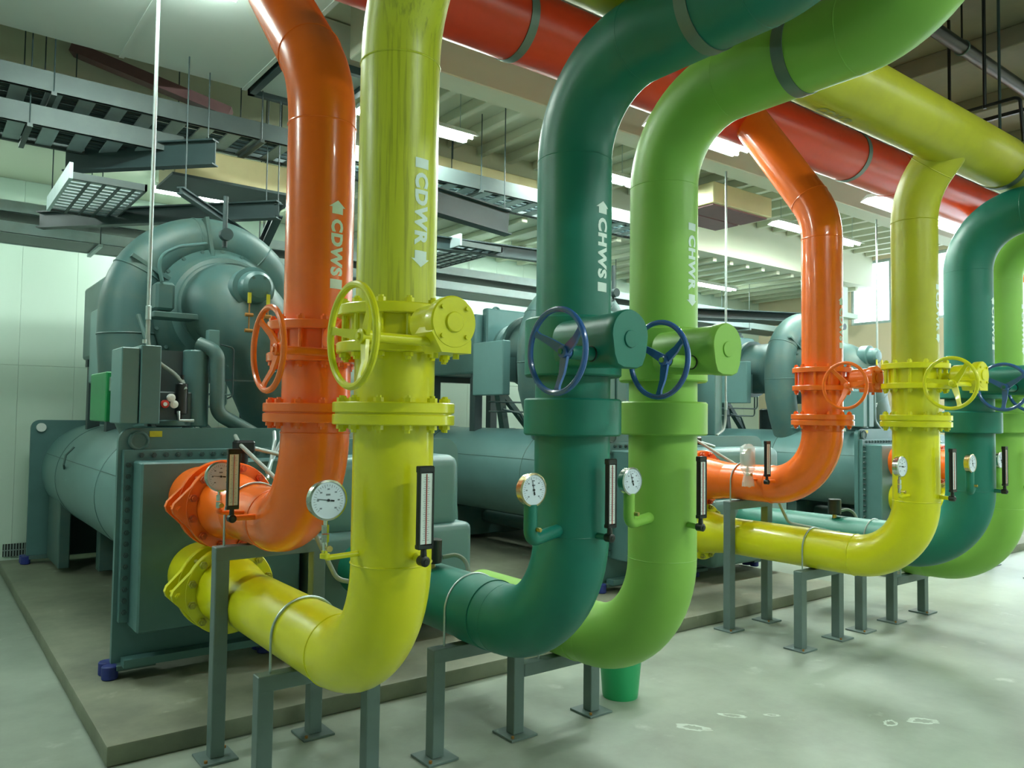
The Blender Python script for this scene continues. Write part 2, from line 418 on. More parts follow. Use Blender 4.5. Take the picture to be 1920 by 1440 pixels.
def pressure_gauge(c, R, deg, stemmat, pipe_pt, zs, label, thick=0.011, bare=False, metal=None):
    x, y, z = c
    g = thing('pressure_gauge', label, 'gauge', (x, y, zs))
    gauge_dial(g, c, R, metal or CHROME, deg, None)
    if bare:
        s = MB().cyl((x, y, z-R*0.9), (x, y, z-R-0.02), 0.008, n=12).cyl((x, y, z-R-0.02), (x, y, z-R-0.05), 0.014, n=6).cyl((x, y, z-R-0.055), (x, y, z-R-0.085), 0.015, n=6).cyl((x, y, z-R-0.085), (x, y, zs+0.02), 0.011, n=12)
        s.build('fitting', CHROME, g)
        st = MB().cyl((x, y-0.035, zs+0.04), (x, y, zs+0.04), 0.005, n=8).cyl((x, y-0.045, zs+0.04), (x, y-0.035, zs+0.04), 0.012, n=10)
        st.build('valve_handle', BRASS, g)
    path, _ = fillet([(x, y, zs+0.03 if bare else z-R*0.9), (x, y, zs), pipe_pt], thick*1.4 if bare else thick*1.5)
    MB().tube(path, thick, 16).build('stem', stemmat, g)
    if not bare:
        MB().cyl((x+0.02, y-thick-0.02, zs+0.05), (x+0.01, y, zs+0.05), 0.010, n=12, bev=0.002).build('valve_handle', BRASS, g)
    else:
        MB().lathe([(thick*1.0, 0), (thick*1.7, 0.002), (thick*1.7, 0.018), (thick, 0.02)], (x, y, zs-0.002), (0, 0, 1), 14).build('elbow_collar', stemmat, g)
    done(); return g

def thermometer(x, y, z0, z1, w, pipe_pt, mat, label, tilt=0.0):
    g = thing('thermometer', label, 'thermometer', (x, y, z0-0.05))
    h = z1-z0
    MB().box(x-w/2, x+w/2, y, y+0.022, z0, z1, 0.004).box(x-w/2-0.001, x+w/2+0.001, y-0.006, y+0.024, z1-0.022, z1+0.004, 0.003).box(x-w/2-0.001, x+w/2+0.001, y-0.006, y+0.024, z0-0.004, z0+0.014, 0.003)\
        .box(x-w/2, x-w/2+0.006, y-0.006, y, z0, z1).box(x+w/2-0.006, x+w/2, y-0.006, y, z0, z1).build('case', BLACK, g)
    sc = MB().box(x-w/2+0.006, x+w/2-0.006, y-0.002, y+0.001, z0+0.016, z1-0.024).build('scale_plate', WHITE, g, smooth=False)
    t = MB()
    for k in range(30):
        z = z0+0.03+(h-0.07)*k/29; L = 0.006 if k % 3 else 0.010
        t.box(x-0.004-L, x-0.004, y-0.003, y-0.002, z, z+0.0014).box(x+0.004, x+0.004+L, y-0.003, y-0.002, z, z+0.0014)
    t.build('graduation', GRAD, sc, smooth=False)
    MB().cyl((x, y-0.004, z0+0.014), (x, y-0.004, z1-0.026), 0.0016, n=8).build('glass_tube', REDINK, sc)
    q = Vector((x, y+0.012, z0-0.05))
    MB().cyl((x, y+0.012, z0), (x, y+0.012, z0-0.04), 0.011, 0.013, 16).lathe([(0.012, -0.02), (0.02, -0.016), (0.02, 0.02), (0.014, 0.024)], q, (0, 1, 0), 18).cyl((x+0.0, y-0.012, z0-0.05), (x, y-0.004, z0-0.05), 0.01, n=10).build('swivel_joint', BLACK, g)
    MB().cyl(q+Vector((0, 0.02, 0)), pipe_pt, 0.014, 0.017, 16).build('thermowell', mat, g)
    if tilt: g.rotation_euler = (0, tilt, 0)
    done(); return g

def handwheel(g, c, R, mat, shaft_mat, x1, rot=0.0, rs=0.018):
    """wheel in the YZ plane at c, shaft to x1"""
    x, y, z = c
    hw = MB().torus(c, (1, 0, 0), R, 0.0125, 56, 10).build('handwheel', mat, g)
    hx = x+0.035
    MB().lathe([(0.020, -0.012), (0.026, -0.008), (0.026, 0.028), (0.021, 0.034)], (hx, y, z), (1, 0, 0), 20).build('hub', mat, hw)
    for k in range(3):
        a = rot + 2*PI*k/3; d = Vector((0, math.cos(a), math.sin(a))); sd = Vector((0, -math.sin(a), math.cos(a)))
        p0 = Vector((hx+0.008, y, z)); m = MB(); X = Vector((1, 0, 0))
        rings = []
        for f, wd, dx, th in ((0.02, 0.021, 0.0, 0.007), (0.09, 0.016, -0.012, 0.006), (R-0.03, 0.012, -0.034, 0.006), (R-0.004, 0.017, -0.042, 0.006)):
            q = p0 + d*f + X*dx
            rings.append([q + sd*wd*i + X*th*j for i, j in ((-1, -1), (1, -1), (1, 1), (-1, 1))])
        m.rings(rings).build('spoke', mat, hw)
    MB().cyl((hx+0.030, y, z), (x1, y, z), rs, n=18).cyl((hx-0.020, y, z), (hx+0.0, y, z), 0.012, n=12).build('worm_shaft', shaft_mat, g)

def butterfly_valve(X, Y, mat, name_label, rot, bare=True, wheelmat=None, wx=-0.395, group=None):
    g = thing('butterfly_valve', name_label, 'valve', (X, Y, 2.07))
    gy = Y-0.45
    if bare:
        ring_flange((X, Y, 2.268), (0, 0, 1), 0.236, 0.042, mat, g)
        ring_flange((X, Y, 2.120), (0, 0, 1), 0.236, 0.042, mat, g)
        MB().cyl((X, Y, 2.14), (X, Y, 2.25), 0.185, n=40).build('body', mat, g)
        for k in range(12):
            a = 2*PI*(k+0.5)/12
            p = Vector((X+0.208*math.cos(a), Y+0.208*math.sin(a), 0))
            MB().hexbolt(p+Vector((0, 0, 2.098)), p+Vector((0, 0, 2.290)), 0.019, 0.017, 0.0115).build('bolt', mat, g)
        MB().cyl((X, Y-0.17, 2.19), (X, gy+0.12, 2.19), 0.022, n=18).cyl((X, Y-0.30, 2.19), (X, Y-0.28, 2.19), 0.045, n=24).box(X-0.085, X+0.02, Y-0.30, Y-0.27, 2.175, 2.19).build('stem', mat, g)
        gbx = MB().lathe([(0.062, 0.17), (0.075, 0.155), (0.078, 0.03), (0.092, 0.02), (0.095, 0.0), (0.095, -0.028), (0.090, -0.034)], (X-0.03, gy-0.0, 2.19), (0, 1, 0), 44).build('gearbox', mat, g)
        MB().prism([(-0.112, -0.005), (-0.07, 0.055), (0.035, 0.055), (0.055, -0.03), (0.055, -0.075), (-0.07, -0.075)], -0.032, 0.085, (X-0.01, gy, 2.155)).build('worm_housing', mat, gbx)
        cv = MB().cyl((X-0.03, gy-0.042, 2.19), (X-0.03, gy-0.03, 2.19), 0.037, n=28, bev=0.003).build('cover_cap', mat, gbx)
        for a in (45, 135, 225, 315):
            p = Vector((X-0.03+0.073*math.cos(math.radians(a)), gy-0.034, 2.19+0.073*math.sin(math.radians(a))))
            MB().cyl(p-Vector((0, 0.009, 0)), p, 0.0085, n=6).build('cover_bolt', mat, gbx)
        for sx in (-0.07, 0.02):
            MB().cyl((X+sx, gy+0.03, 2.062), (X+sx, gy+0.03, 2.082), 0.012, n=6).build('bolt', mat, gbx)
        handwheel(g, (X+wx, gy+0.03, ZV), 0.172, wheelmat or mat, mat, X-0.06, rot)
    else:
        MB().lathe([(0.228, 2.05), (0.236, 2.058), (0.236, 2.322), (0.228, 2.33)], (X, Y, 0), (0, 0, 1), 56).build('insulated_body', mat, g)
        pts = []
        for a in range(-10, 191, 12):
            pts.append((0.108*math.cos(math.radians(a)), 0.012+0.108*math.sin(math.radians(a))))
        pts += [(-0.094, -0.075), (-0.075, -0.115), (-0.04, -0.128), (0.04, -0.128), (0.075, -0.115), (0.094, -0.075)]
        cx = X-0.19
        m = MB()
        rr = []
        for w, s in ((0.30, 0.86), (0.04, 0.95), (0.02, 1.0), (-0.01, 1.0), (-0.016, 0.96)):
            rr.append([Vector((cx + a*s, gy-0.10+w*1.25+0.0, 2.19 + b*s)) for a, b in pts])
        m.rings(rr); gbx = m.build('insulated_gearbox', mat, g, ang=50)
        MB().cyl((cx+0.0, gy-0.126, 2.185), (cx+0.0, gy-0.112, 2.185), 0.037, n=28, bev=0.002).build('cover_cap', mat, gbx)
        handwheel(g, (X+wx, gy+0.02, ZV+0.005), 0.172, wheelmat, mat, cx-0.05, rot, rs=0.030)
        MB().torus((cx-0.092, gy+0.02, ZV+0.005), (1, 0, 0), 0.031, 0.004, 24, 6).build('shaft_seal', BLACK, g)
    done(); return g

def nozzle_end(g, X, Z, mat, Yf=4.80):
    """flanged connection to the chiller water box"""
    MB().cyl((X, Yf-0.03, Z), (X, Yf-0.30, Z), 0.20, RP, 48).build('reducer', mat, g)
    ring_flange((X, Yf, Z), (0, 1, 0), 0.262, 0.045, mat, g)
    ring_flange((X, Yf+0.15, Z), (0, 1, 0), 0.268, 0.045, mat, g)
    MB().cyl((X, Yf+0.02, Z), (X, Yf+0.13, Z), 0.205, n=40).build('gasket_ring', mat, g)
    bolt_circle((X, Yf+0.075, Z), (0, 1, 0), 0.232, 12, 0.099, 0.023, 0.022, OBOLT if mat is ORANGE else YBOLT, g, ph=0.26)
    # pointed lifting lugs between the flanges
    for dy in (0.0, 0.15):
        MB().prism([(-0.14, 0.215), (-0.325, 0.03), (-0.335, 0.0), (-0.325, -0.03), (-0.14, -0.215)], -0.020, 0.020, (X, Yf+dy, Z)).build('lug_plate', mat, g)
    MB().hexbolt((X-0.300, Yf-0.02, Z), (X-0.300, Yf+0.17, Z), 0.018, 0.014).build('lug_bolt', mat, g)
    MB().cyl((X, Yf+0.17, Z), (X, 5.42, Z), 0.20, n=40).build('neck', mat, g)

ZO, ZYE, ZD, ZG = 1.295, 0.795, 0.775, 0.590
ROW = []
def upper_branch(g, X, Y, zc, head, mat, r=0.62):
    path, s2 = fillet([(X, Y, 2.289), (X, Y, zc), head], r)
    MB().tube(path, RP, 56).build('upper_run', mat, g)
    for p, d in s2: MB().torus(p, d, RP, 0.004, 48, 6).build('upper_weld', mat, g)
def bare_pipe(name, X, Y, Zb, mat, upmat, head, word, cat_label, letters, arrow_up):
    g = thing(name, cat_label, 'pipe', (X, Y, Zb))
    # lower run: nozzle -> elbow -> riser up to the valve
    path, s1 = fillet([(X, 4.6, Zb), (X, Y, Zb), (X, Y, 1.815)], 0.47)
    MB().tube(path, RP, 56).build('lower_run', mat, g)
    MB().tube([(X, Y, 1.905), (X, Y, 2.10)], RP, 56).build('spool_piece', mat, g)
    upper_branch(g, X, Y, *head, upmat)
    for p, d in s1: seam(p, d, RP, mat, g)
    ring_flange((X, Y, 1.884), (0, 0, 1), 0.246, 0.042, mat, g)
    ring_flange((X, Y, 1.836), (0, 0, 1), 0.246, 0.042, mat, g)
    MB().cyl((X, Y, 1.855), (X, Y, 1.866), 0.235, n=40).build('gasket', INK if False else mat, g)
    for k in range(12):
        a = 2*PI*(k+0.5)/12
        p = Vector((X+0.212*math.cos(a), Y+0.212*math.sin(a), 0))
        MB().hexbolt(p+Vector((0, 0, 1.815)), p+Vector((0, 0, 1.905)), 0.020, 0.017).build('bolt', mat, g)
    nozzle_end(g, X, Zb, mat)
    zt, zb, ar, bl = letters
    lettering(word, X, Y, RP, math.radians(276), zt, zb, 0.063, arrow_up, ar, bl, LETTER, g)
    done(); return g
RED_AX = (4.42, 4.70); YEL_AX = (2.56, 3.95)
ROW.append(('op', bare_pipe('condenser_water_pipe', XO, YO, ZO, ORANGE, ORANGE, (3.50, (XO, 4.50, 4.49)), 'CDWS',
    '', (2.775, 2.505, (2.80, 2.865), (2.49, 2.445)), True)))
ROW.append(('yp', bare_pipe('condenser_water_pipe', XY, YY, ZYE, YELLOW, YDUST, (3.53, (XY, 2.42, 3.98)), 'CDWR',
    '', (2.817, 2.525, (2.505, 2.44), (2.835, 2.875)), False)))
def green_pipe(name, X, Y, Zb, mat, word, letters, zh, yend, Yn, bandmat):
    g = thing(name, '', 'pipe', (X, Y, Zb))
    path, s1 = fillet([(X, Yn, Zb), (X, Y, Zb), (X, Y, 2.06)], 0.52)
    MB().tube(path, RG, 64).build('lower_run', mat, g)
    path, s2 = fillet([(X, Y, 2.32), (X, Y, zh), (X, yend, zh), (X, yend, H_CEIL-0.01)], 0.45)
    MB().tube(path, RG, 64).build('upper_run', mat, g)
    for p, d in s1 + s2[:3]: MB().torus(p, d, RG-0.0015, 0.003, 48, 6).build('jacket_seam', mat, g)
    # overlapping jacket edge on the horizontal run near the elbow
    MB().lathe([(RG, -0.002), (RG+0.006, 0), (RG+0.006, 0.20), (RG, 0.202)], (X, Y+0.62, Zb), (0, 1, 0), 48).build('jacket_lap', mat, g)
    MB().lathe([(0.228, 1.767), (0.237, 1.775), (0.237, 1.936), (0.228, 1.944)], (X, Y, 0), (0, 0, 1), 56).build('insulated_flange', mat, g)
    zt, zb, ar, bl = letters
    lettering(word, X, Y, RG, math.radians(276), zt, zb, 0.064, True, ar, bl, LETTER, g)
    ym = (Y + yend)/2 - 0.05
    MB().lathe([(RG+0.001, -0.03), (RG+0.005, -0.03), (RG+0.005, 0.03), (RG+0.001, 0.03)], (X, ym, zh), (0, 1, 0), 48, caps=False).build('hanger_band', bandmat, g)
    MB().cyl((X, ym, zh+RG), (X, ym, H_CEIL), 0.008, n=8).build('hanger_rod', BAND, g)
    done(); return g
dg = green_pipe('chilled_water_pipe', XD, YD, ZD, DGREEN, 'CHWS', (2.805, 2.515, (2.825, 2.885), (2.495, 2.452)), 3.56, 1.32, 5.05, BAND)
lg = green_pipe('chilled_water_pipe', XG, YG, ZG, LGREEN, 'CHWR', (2.828, 2.532, (2.512, 2.45), (2.853, 2.892)), 3.56, 1.32, 4.55, BAND)
# light green bend up into the chiller end
ROW += [('dp', dg), ('gp', lg)]
V1 = butterfly_valve(XO, YO, ORANGE, '', 0.87); ROW.append(('ov', V1))
V2 = butterfly_valve(XY, YY, YELLOW, '', 0.17); ROW.append(('yv', V2))
V3 = butterfly_valve(XD, YD, DGREEN, '', -PI/2, bare=False, wheelmat=BLUE, wx=-0.475); ROW.append(('dv', V3))
V4 = butterfly_valve(XG, YG, LGREEN, '', -PI/2, bare=False, wheelmat=BLUE, wx=-0.515); ROW.append(('gv', V4))
ROW.append(('og', pressure_gauge((1.267, 4.10, 1.53), 0.075, 175, ORANGE, (XO-0.13, 4.10, 1.335), 1.345, '', bare=True)))
ROW.append(('yg', pressure_gauge((1.264, 2.80, 1.53), 0.075, 172, YELLOW, (XY-0.14, 2.80, 1.315), 1.31, '', bare=True)))
ROW.append(('dgg', pressure_gauge((2.183, 2.70, 1.534), 0.072, 102, DGREEN, (XD-0.13, 2.78, 1.33), 1.31, '', thick=0.030, metal=PBRASS)))
ROW.append(('ggg', pressure_gauge((2.855, 2.75, 1.541), 0.068, 110, LGREEN, (XG-0.13, 2.82, 1.34), 1.33, '', thick=0.028)))
ROW.append(('ot', thermometer(1.272, 3.90, 1.385, 1.675, 0.058, (XO-0.12, 3.92, 1.335), ORANGE, '')))
ROW.append(('yt', thermometer(1.555, 2.55, 1.355, 1.66, 0.064, (XY+0.03, YY-0.14, 1.305), YELLOW, '')))
ROW.append(('dt', thermometer(2.570, 2.585, 1.353, 1.662, 0.052, (XD, YD-0.16, 1.305), DGREEN, '')))
ROW.append(('gt', thermometer(3.217, 2.585, 1.353, 1.66, 0.052, (XG, YG-0.16, 1.305), LGREEN, '')))

def stand(posts, y, tops, pipes, label):
    g = thing('pipe_stand', label, 'stand', (posts[0], y, 0))
    w = 0.0375
    for i, x in enumerate(posts):
        top = max(tops[max(i-1, 0)], tops[min(i, len(tops)-1)]) if len(tops) > 1 else tops[0]
        MB().box(x-w, x+w, y-w, y+w, 0.012, top-0.004, 0.004).build('post', STANDM, g, smooth=False)
        bp = MB().box(x-0.095, x+0.095, y-0.095, y+0.095, 0, 0.013, 0.002).build('base_plate', STANDM, g, smooth=False)
        for sx, sy in ((-1, -1), (1, 1)):
            MB().cyl((x+sx*0.07, y+sy*0.07, 0.012), (x+sx*0.07, y+sy*0.07, 0.026), 0.009, n=6).build('anchor_bolt', RUST, bp)
    for i in range(len(posts)-1):
        t = tops[min(i, len(tops)-1)]
        MB().box(posts[i]-w-0.001 if i == 0 else posts[i]+w, posts[i+1]+w+0.001, y-w-0.001, y+w+0.001, t-0.075, t, 0.004).build('beam', STANDM, g, smooth=False)
    for px, pr, pz, t in pipes:
        r = pr+0.008
        path = [(px-r, y, t-0.02), (px-r, y, pz)] + [(px-r*math.cos(PI*k/24), y, pz+r*math.sin(PI*k/24)) for k in range(1, 24)] + [(px+r, y, pz), (px+r, y, t-0.02)]
        MB().tube(path, 0.0065, 8).build('u_bolt', GALV, g)
    done(); return g
ROW.append(('os', stand([1.365, 1.92], 4.36, [1.13], [(XO, RP, ZO, 1.13)], '')))
ROW.append(('ys', stand([1.36, 1.92], 3.66, [0.63], [(XY, RP, ZYE, 0.63)], '')))
ROW.append(('gs', stand([2.32, 2.87, 3.48], 3.67, [0.59, 0.405], [(XD, RG, ZD, 0.59), (XG, RG, ZG, 0.405)], '')))

# paddle flow switch on the dark green pipe with its loop of conduit
g = thing('flow_switch', '', 'flow switch', (2.50, 4.02, ZD+RG))
MB().cyl((2.50, 4.02, ZD+RG-0.03), (2.50, 4.02, ZD+RG+0.03), 0.02, n=14).build('threaded_neck', BRASS, g)
MB().cyl((2.50, 4.02, ZD+RG+0.02), (2.50, 4.02, ZD+RG+0.16), 0.058, n=28, bev=0.004).build('housing', BLACK, g)
done(); ROW.append(('fs', g))
path, _ = fillet([(2.555, 3.99, ZD+RG+0.05), (2.68, 3.95, 1.03), (2.68, 3.85, 0.84), (2.35, 3.92, 0.83), (1.95, 4.15, 0.92), (1.83, 4.22, 1.20), (1.80, 4.6, 1.42), (1.66, 5.0, 1.66), (1.75, 5.35, 1.70)], 0.08)
o = MB().tube(path, 0.013, 10).build('flexible_conduit', HOSE); tag(o, '', 'conduit'); ROW.append(('fc', o))

# ------------------------------------------------------------------ chiller
def make_chiller():
    g = thing('chiller', '', 'chiller', (2.5, 8.1, 0.11))
    # tube sheets
    def sheet(x0, x1, z0, z1, y, r=0.09):
        pts = []
        pts += [(x0, z0), (x1, z0)]
        for k in range(7): a = PI/2*k/6; pts.append((x1-r+r*math.cos(a), z1-r+r*math.sin(a)))
        for k in range(7): a = PI/2+PI/2*k/6; pts.append((x0+r+r*math.cos(a), z1-r+r*math.sin(a)))
        return MB().prism(pts, y-0.025, y+0.025, (0, 0, 0))
    for y in (5.74, 10.5):
        sheet(1.10, 2.28, 0.17, 1.745, y).build('tube_sheet', TEAL, g, smooth=False)
        sheet(2.30, 3.80, 0.17, 1.66, y, 0.14).build('tube_sheet', TEALL, g, smooth=False)
        for x in (1.12, 2.04, 2.45, 3.54):
            ft = MB().box(x, x+0.24, y-0.10, y+0.10, 0.165, 0.20, 0.004).build('foot', TEALD, g, smooth=False)
            xi = x-0.03 if x == 1.12 else x+0.07
            for yi in (-0.05, 0.06): MB().cyl((xi, y+yi, 0.112), (xi, y+yi, 0.165 if xi > x else 0.20), 0.05, n=18, bev=0.006).build('vibration_isolator', BLUED, ft)
    for x0, x1, r in ((1.10, 1.10, 0),):
        for y in (5.70,):
            MB().torus((1.22, y-0.012, 1.66), (0, 1, 0), 0.055, 0.012, 28, 8).cyl((1.22, y-0.016, 1.66), (1.22, y-0.0, 1.66), 0.05, n=24).build('lifting_eye', TEALD, g)
    MB().cyl((1.20, 10.44, 1.66), (1.20, 10.476, 1.66), 0.05, n=24).build('lifting_hole', WHITE, g)
    # barrels
    def barrel(cx, cz, R, name):
        b = MB().cyl((cx, 5.76, cz), (cx, 10.48, cz), R, n=64).build(name, TEALL, g)
        for y in (7.2, 9.4): MB().torus((cx, y, cz), (0, 1, 0), R-0.002, 0.007, 64, 6).build('weld_seam', TEALD, b)
        a = math.radians(158); MB().beam((cx+R*math.cos(a), 5.8, cz+R*math.sin(a)), (cx+R*math.cos(a), 10.4, cz+R*math.sin(a)), 0.006, 0.006).build('weld_seam', TEALD, b)
        return b
    cb = barrel(1.76, 1.16, 0.54, 'condenser_shell'); barrel(3.18, 0.97, 0.66, 'evaporator_shell')
    MB().tube([(1.23, 8.9, 1.28), (1.205, 8.75, 1.33), (1.22, 8.75, 1.42), (1.29, 8.75, 1.50)], 0.010, 8).build('relief_line', TEALD, cb)
    for xg in (1.30, 2.1): MB().box(xg, xg+0.11, 9.6, 10.45, 0.17, 0.9, 0.01).build('rear_gusset', TEALD, g, smooth=False)
    # condenser water box with bolted flange
    MB().box(1.185, 2.26, 5.42, 5.72, 0.44, 1.53, 0.012).build('condenser_water_box', TEAL, g, smooth=False)
    fl = MB().box(1.125, 2.27, 5.66, 5.714, 0.47, 1.60, 0.003).build('water_box_flange', TEAL, g, smooth=False)
    for k in range(14):
        z = 0.54+k*0.074
        MB().hexbolt((1.153, 5.66, z), (1.153, 5.70, z), 0.018, 0.018).build('bolt', BOLTD, fl)
    for k in range(14):
        x = 1.23+k*0.078
        MB().hexbolt((x, 5.66, 1.566), (x, 5.70, 1.566), 0.018, 0.018).build('bolt', BOLTD, fl)
    MB().beam((1.15, 5.63, 0.22), (2.25, 5.63, 0.22), 0.10, 0.05).build('sill_channel', TEAL, g, smooth=False)
    tg = MB().box(1.29, 1.37, 5.708, 5.714, 1.685, 1.725).build('label_plate', ROPE, g, smooth=False)
    # evaporator water box: two stepped rounded casings
    MB().box(2.34, 3.56, 5.30, 5.72, 0.96, 1.54, 0.09, 4).build('evaporator_water_box', TEALL, g)
    MB().box(2.32, 3.66, 5.26, 5.72, 0.28, 1.00, 0.06, 3).build('evaporator_water_box', TEALL, g)
    # cross saddle under the shells
    for y in (7.0, 9.2):
        MB().box(1.62, 3.7, y, y+0.16, 0.17, 0.60, 0.01).build('saddle', TEALD, g, smooth=False)
    # oil / purge pipe below the condenser shell
    MB().cyl((2.20, 5.9, 0.42), (2.20, 10.3, 0.42), 0.09, n=24).build('liquid_line', TEALD, g)
    # --- compressor: scroll, casing, suction elbow
    C = Vector((2.12, 7.15, 2.72)); path = []; rad = []
    for k in range(41):
        a = math.radians(-70 + 250*k/40); t = k/40
        Rr = 0.60 + 0.10*t
        path.append(C + Vector((Rr*math.cos(a), 0, Rr*math.sin(a)))); rad.append(0.13 + 0.10*t)
    path += [Vector((C.x-0.70, 7.15, 2.5)), Vector((C.x-0.68, 7.15, 2.2)), Vector((C.x-0.60, 7.15, 1.9)), Vector((C.x-0.50, 7.15, 1.62))]; rad += [0.235, 0.235, 0.22, 0.20]
    vo = MB().tube(path, rad, 28).build('discharge_scroll', TEALD, g)
    for k in (12, 20, 28, 36, 41): MB().torus(path[k], path[k+1]-path[k-1], rad[k]-0.002, 0.008, 36, 6).build('weld_seam', TEALD, vo)
    MB().torus((C.x-0.50, 7.15, 1.74), (0, 0, 1), 0.21, 0.035, 36, 8).build('scroll_flange', TEAL, vo)
    for a in (100, 150):
        aa = math.radians(a); d = Vector((math.cos(aa), 0, math.sin(aa)))
        MB().beam(C+Vector((0, -0.12, 0))+d*0.42, C+Vector((0, -0.12, 0))+d*0.84, 0.03, 0.20, up=(0, 1, 0)).build('scroll_rib', TEALD, vo, smooth=False)
    MB().lathe([(0.30, -0.62), (0.38, -0.60), (0.40, -0.50), (0.36, -0.47), (0.37, -0.40), (0.46, -0.36), (0.50, -0.22), (0.57, -0.16), (0.60, -0.05), (0.60, 0.22), (0.50, 0.32), (0.42, 0.62), (0.42, 0.95), (0.48, 0.96), (0.48, 1.02), (0.35, 1.04)], C, (0, 1, 0), 56).build('compressor_casing', TEALD, g)
    for k in range(20):
        a = 2*PI*k/20; p = C + Vector((0.545*math.cos(a), -0.17, 0.545*math.sin(a)))
        MB().cyl(p-Vector((0, 0.025, 0)), p, 0.016, n=6).build('bolt', TEALD, g)
    pth, _ = fillet([(2.06, 6.75, 2.74), (2.05, 6.28, 2.78), (2.62, 6.30, 1.55)], 0.36, 0.12)
    se = MB().tube(pth, 0.345, 48).build('suction_elbow', TEALD, g)
    MB().torus((2.06, 6.70, 2.745), (0, 1, 0), 0.345, 0.03, 48, 8).build('elbow_flange', TEALD, se)
    MB().torus((2.32, 6.29, 2.22), Vector((0.57, 0.02, -1.2)), 0.345, 0.006, 48, 6).build('weld_seam', TEAL, se)
    cap = MB().lathe([(0.165, 0.22), (0.165, 0.10), (0.13, 0.09), (0.118, 0.0), (0.09, -0.03), (0.03, -0.042)], (2.09, 5.95, 2.83), (0, 1, 0), 36).build('elbow_cap', TEAL, se)
    for a in (60, 130, 215, 320):
        p = Vector((2.09+0.075*math.cos(math.radians(a)), 5.945, 2.83+0.075*math.sin(math.radians(a))))
        MB().cyl(p-Vector((0, 0.03, 0)), p, 0.013, n=6).build('bolt', TEALD, cap)
    for xx, L in ((2.01, 0.30), (2.155, 0.14)):
        h = MB().box(xx-0.012, xx+0.012, 5.90, 5.915, 2.69, 2.77).build('tag_strap', ROPE, se, smooth=False)
        MB().cyl((xx, 5.907, 2.70), (xx, 5.907, 2.69-L*0.75), 0.006, n=8).cyl((xx-0.03, 5.907, 2.60), (xx+0.03, 5.907, 2.60), 0.014, n=8).cyl((xx-0.03, 5.907, 2.69-L*0.7), (xx+0.03, 5.907, 2.69-L*0.7), 0.014, n=8).build('drain_valve', RUST, h)
    # guide vane actuator on the left of the casing
    MB().box(1.46, 1.60, 6.40, 6.56, 2.64, 2.86, 0.02).box(1.44, 1.82, 6.36, 6.58, 2.58, 2.625, 0.005).build('vane_actuator', TEALD, g, smooth=False)
    p, _ = fillet([(1.50, 6.40, 2.86), (1.46, 6.40, 3.05), (1.62, 6.40, 3.15), (1.85, 6.5, 3.22)], 0.14)
    MB().tube(p, 0.014, 10).build('oil_line', TEAL, g)
    p, _ = fillet([(1.36, 6.5, 2.60), (1.42, 6.4, 2.35), (1.60, 6.2, 2.05), (1.72, 6.1, 1.80)], 0.12)
    MB().tube(p, 0.017, 10).build('oil_line', TEALD, g)
    MB().cyl((1.98, 6.45, 3.20), (1.98, 6.45, 3.62), 0.02, n=12).cyl((1.98, 6.39, 3.30), (1.98, 6.45, 3.30), 0.05, n=20).build('pressure_port', DARKM, g)
    # motor with terminal box, lifting eye, leg frame
    mt = MB().box(1.50, 2.72, 8.55, 9.85, 2.42, 3.22, 0.03, 2).box(1.62, 2.60, 8.45, 8.57, 2.50, 3.30, 0.02).build('motor_housing', TEAL, g, smooth=False)
    MB().lathe([(0.30, 0), (0.36, 0.02), (0.36, 0.25), (0.40, 0.28), (0.40, 0.34)], (2.10, 8.12, 2.72), (0, 1, 0), 40).build('motor_adapter', TEALL, g)
    MB().box(1.52, 2.10, 8.42, 8.56, 2.42, 2.80, 0.01).build('motor_cover', TEALL, mt, smooth=False)
    MB().torus((1.95, 8.7, 3.30), (0, 1, 0), 0.06, 0.016, 24, 8).build('lifting_eye', TEAL, mt)
    MB().box(1.33, 1.45, 7.70, 8.35, 2.12, 2.80, 0.01).build('starter_panel', TEALL, g, smooth=False)
    MB().box(1.45, 1.60, 7.78, 8.28, 2.30, 2.60).build('panel_bracket', TEALD, g, smooth=False)
    for yb in (8.6, 9.7): MB().beam((1.52, yb, 2.38), (2.72, yb, 2.38), 0.12, 0.08).build('base_rail', DARKM, g, smooth=False)
    for x, y in ((1.60, 8.65), (1.60, 9.7), (2.62, 9.7)):
        MB().beam((x, y, 1.55), (x, y, 2.36), 0.12, 0.12, up=(0, 1, 0)).build('motor_leg', DARKM, g, smooth=False)
    MB().beam((1.85, 8.65, 2.36), (2.75, 8.65, 1.45), 0.07, 0.09, up=(0, 1, 0)).build('brace', TEALD, g, smooth=False)
    MB().beam((2.10, 8.65, 1.6), (1.95, 8.65, 2.36), 0.09, 0.11, up=(0, 1, 0)).build('brace', TEALD, g, smooth=False)
    for z, dx in ((2.05, 0.0), (1.92, 0.08)):
        p, _ = fillet([(1.7, 8.5, z), (2.75-dx, 8.5, z), (2.75-dx, 8.5, 2.36)], 0.06)
        MB().tube(p, 0.012, 8).build('oil_line', TEALD, g)
    p, _ = fillet([(1.9, 8.45, 1.95), (2.2, 8.45, 1.90), (2.35, 8.45, 1.65)], 0.08)
    MB().tube(p, 0.015, 8).build('oil_line', TEALD, g)
    MB().cyl((2.95, 8.4, 1.6), (2.95, 8.4, 2.05), 0.16, n=24, bev=0.02).build('oil_cooler', DARKM, g)
    # control panel at the front left
    cp = MB().box(1.085, 1.195, 5.62, 5.95, 1.775, 2.28, 0.006).build('control_panel', TEALL, g, smooth=False)
    MB().box(1.20, 1.325, 5.60, 5.95, 1.775, 2.30, 0.006).build('panel_door', TEAL, cp, smooth=False)
    MB().cyl((1.215, 5.60, 2.31), (1.215, 5.60, 2.335), 0.014, n=12).build('door_hinge', GALV, cp)
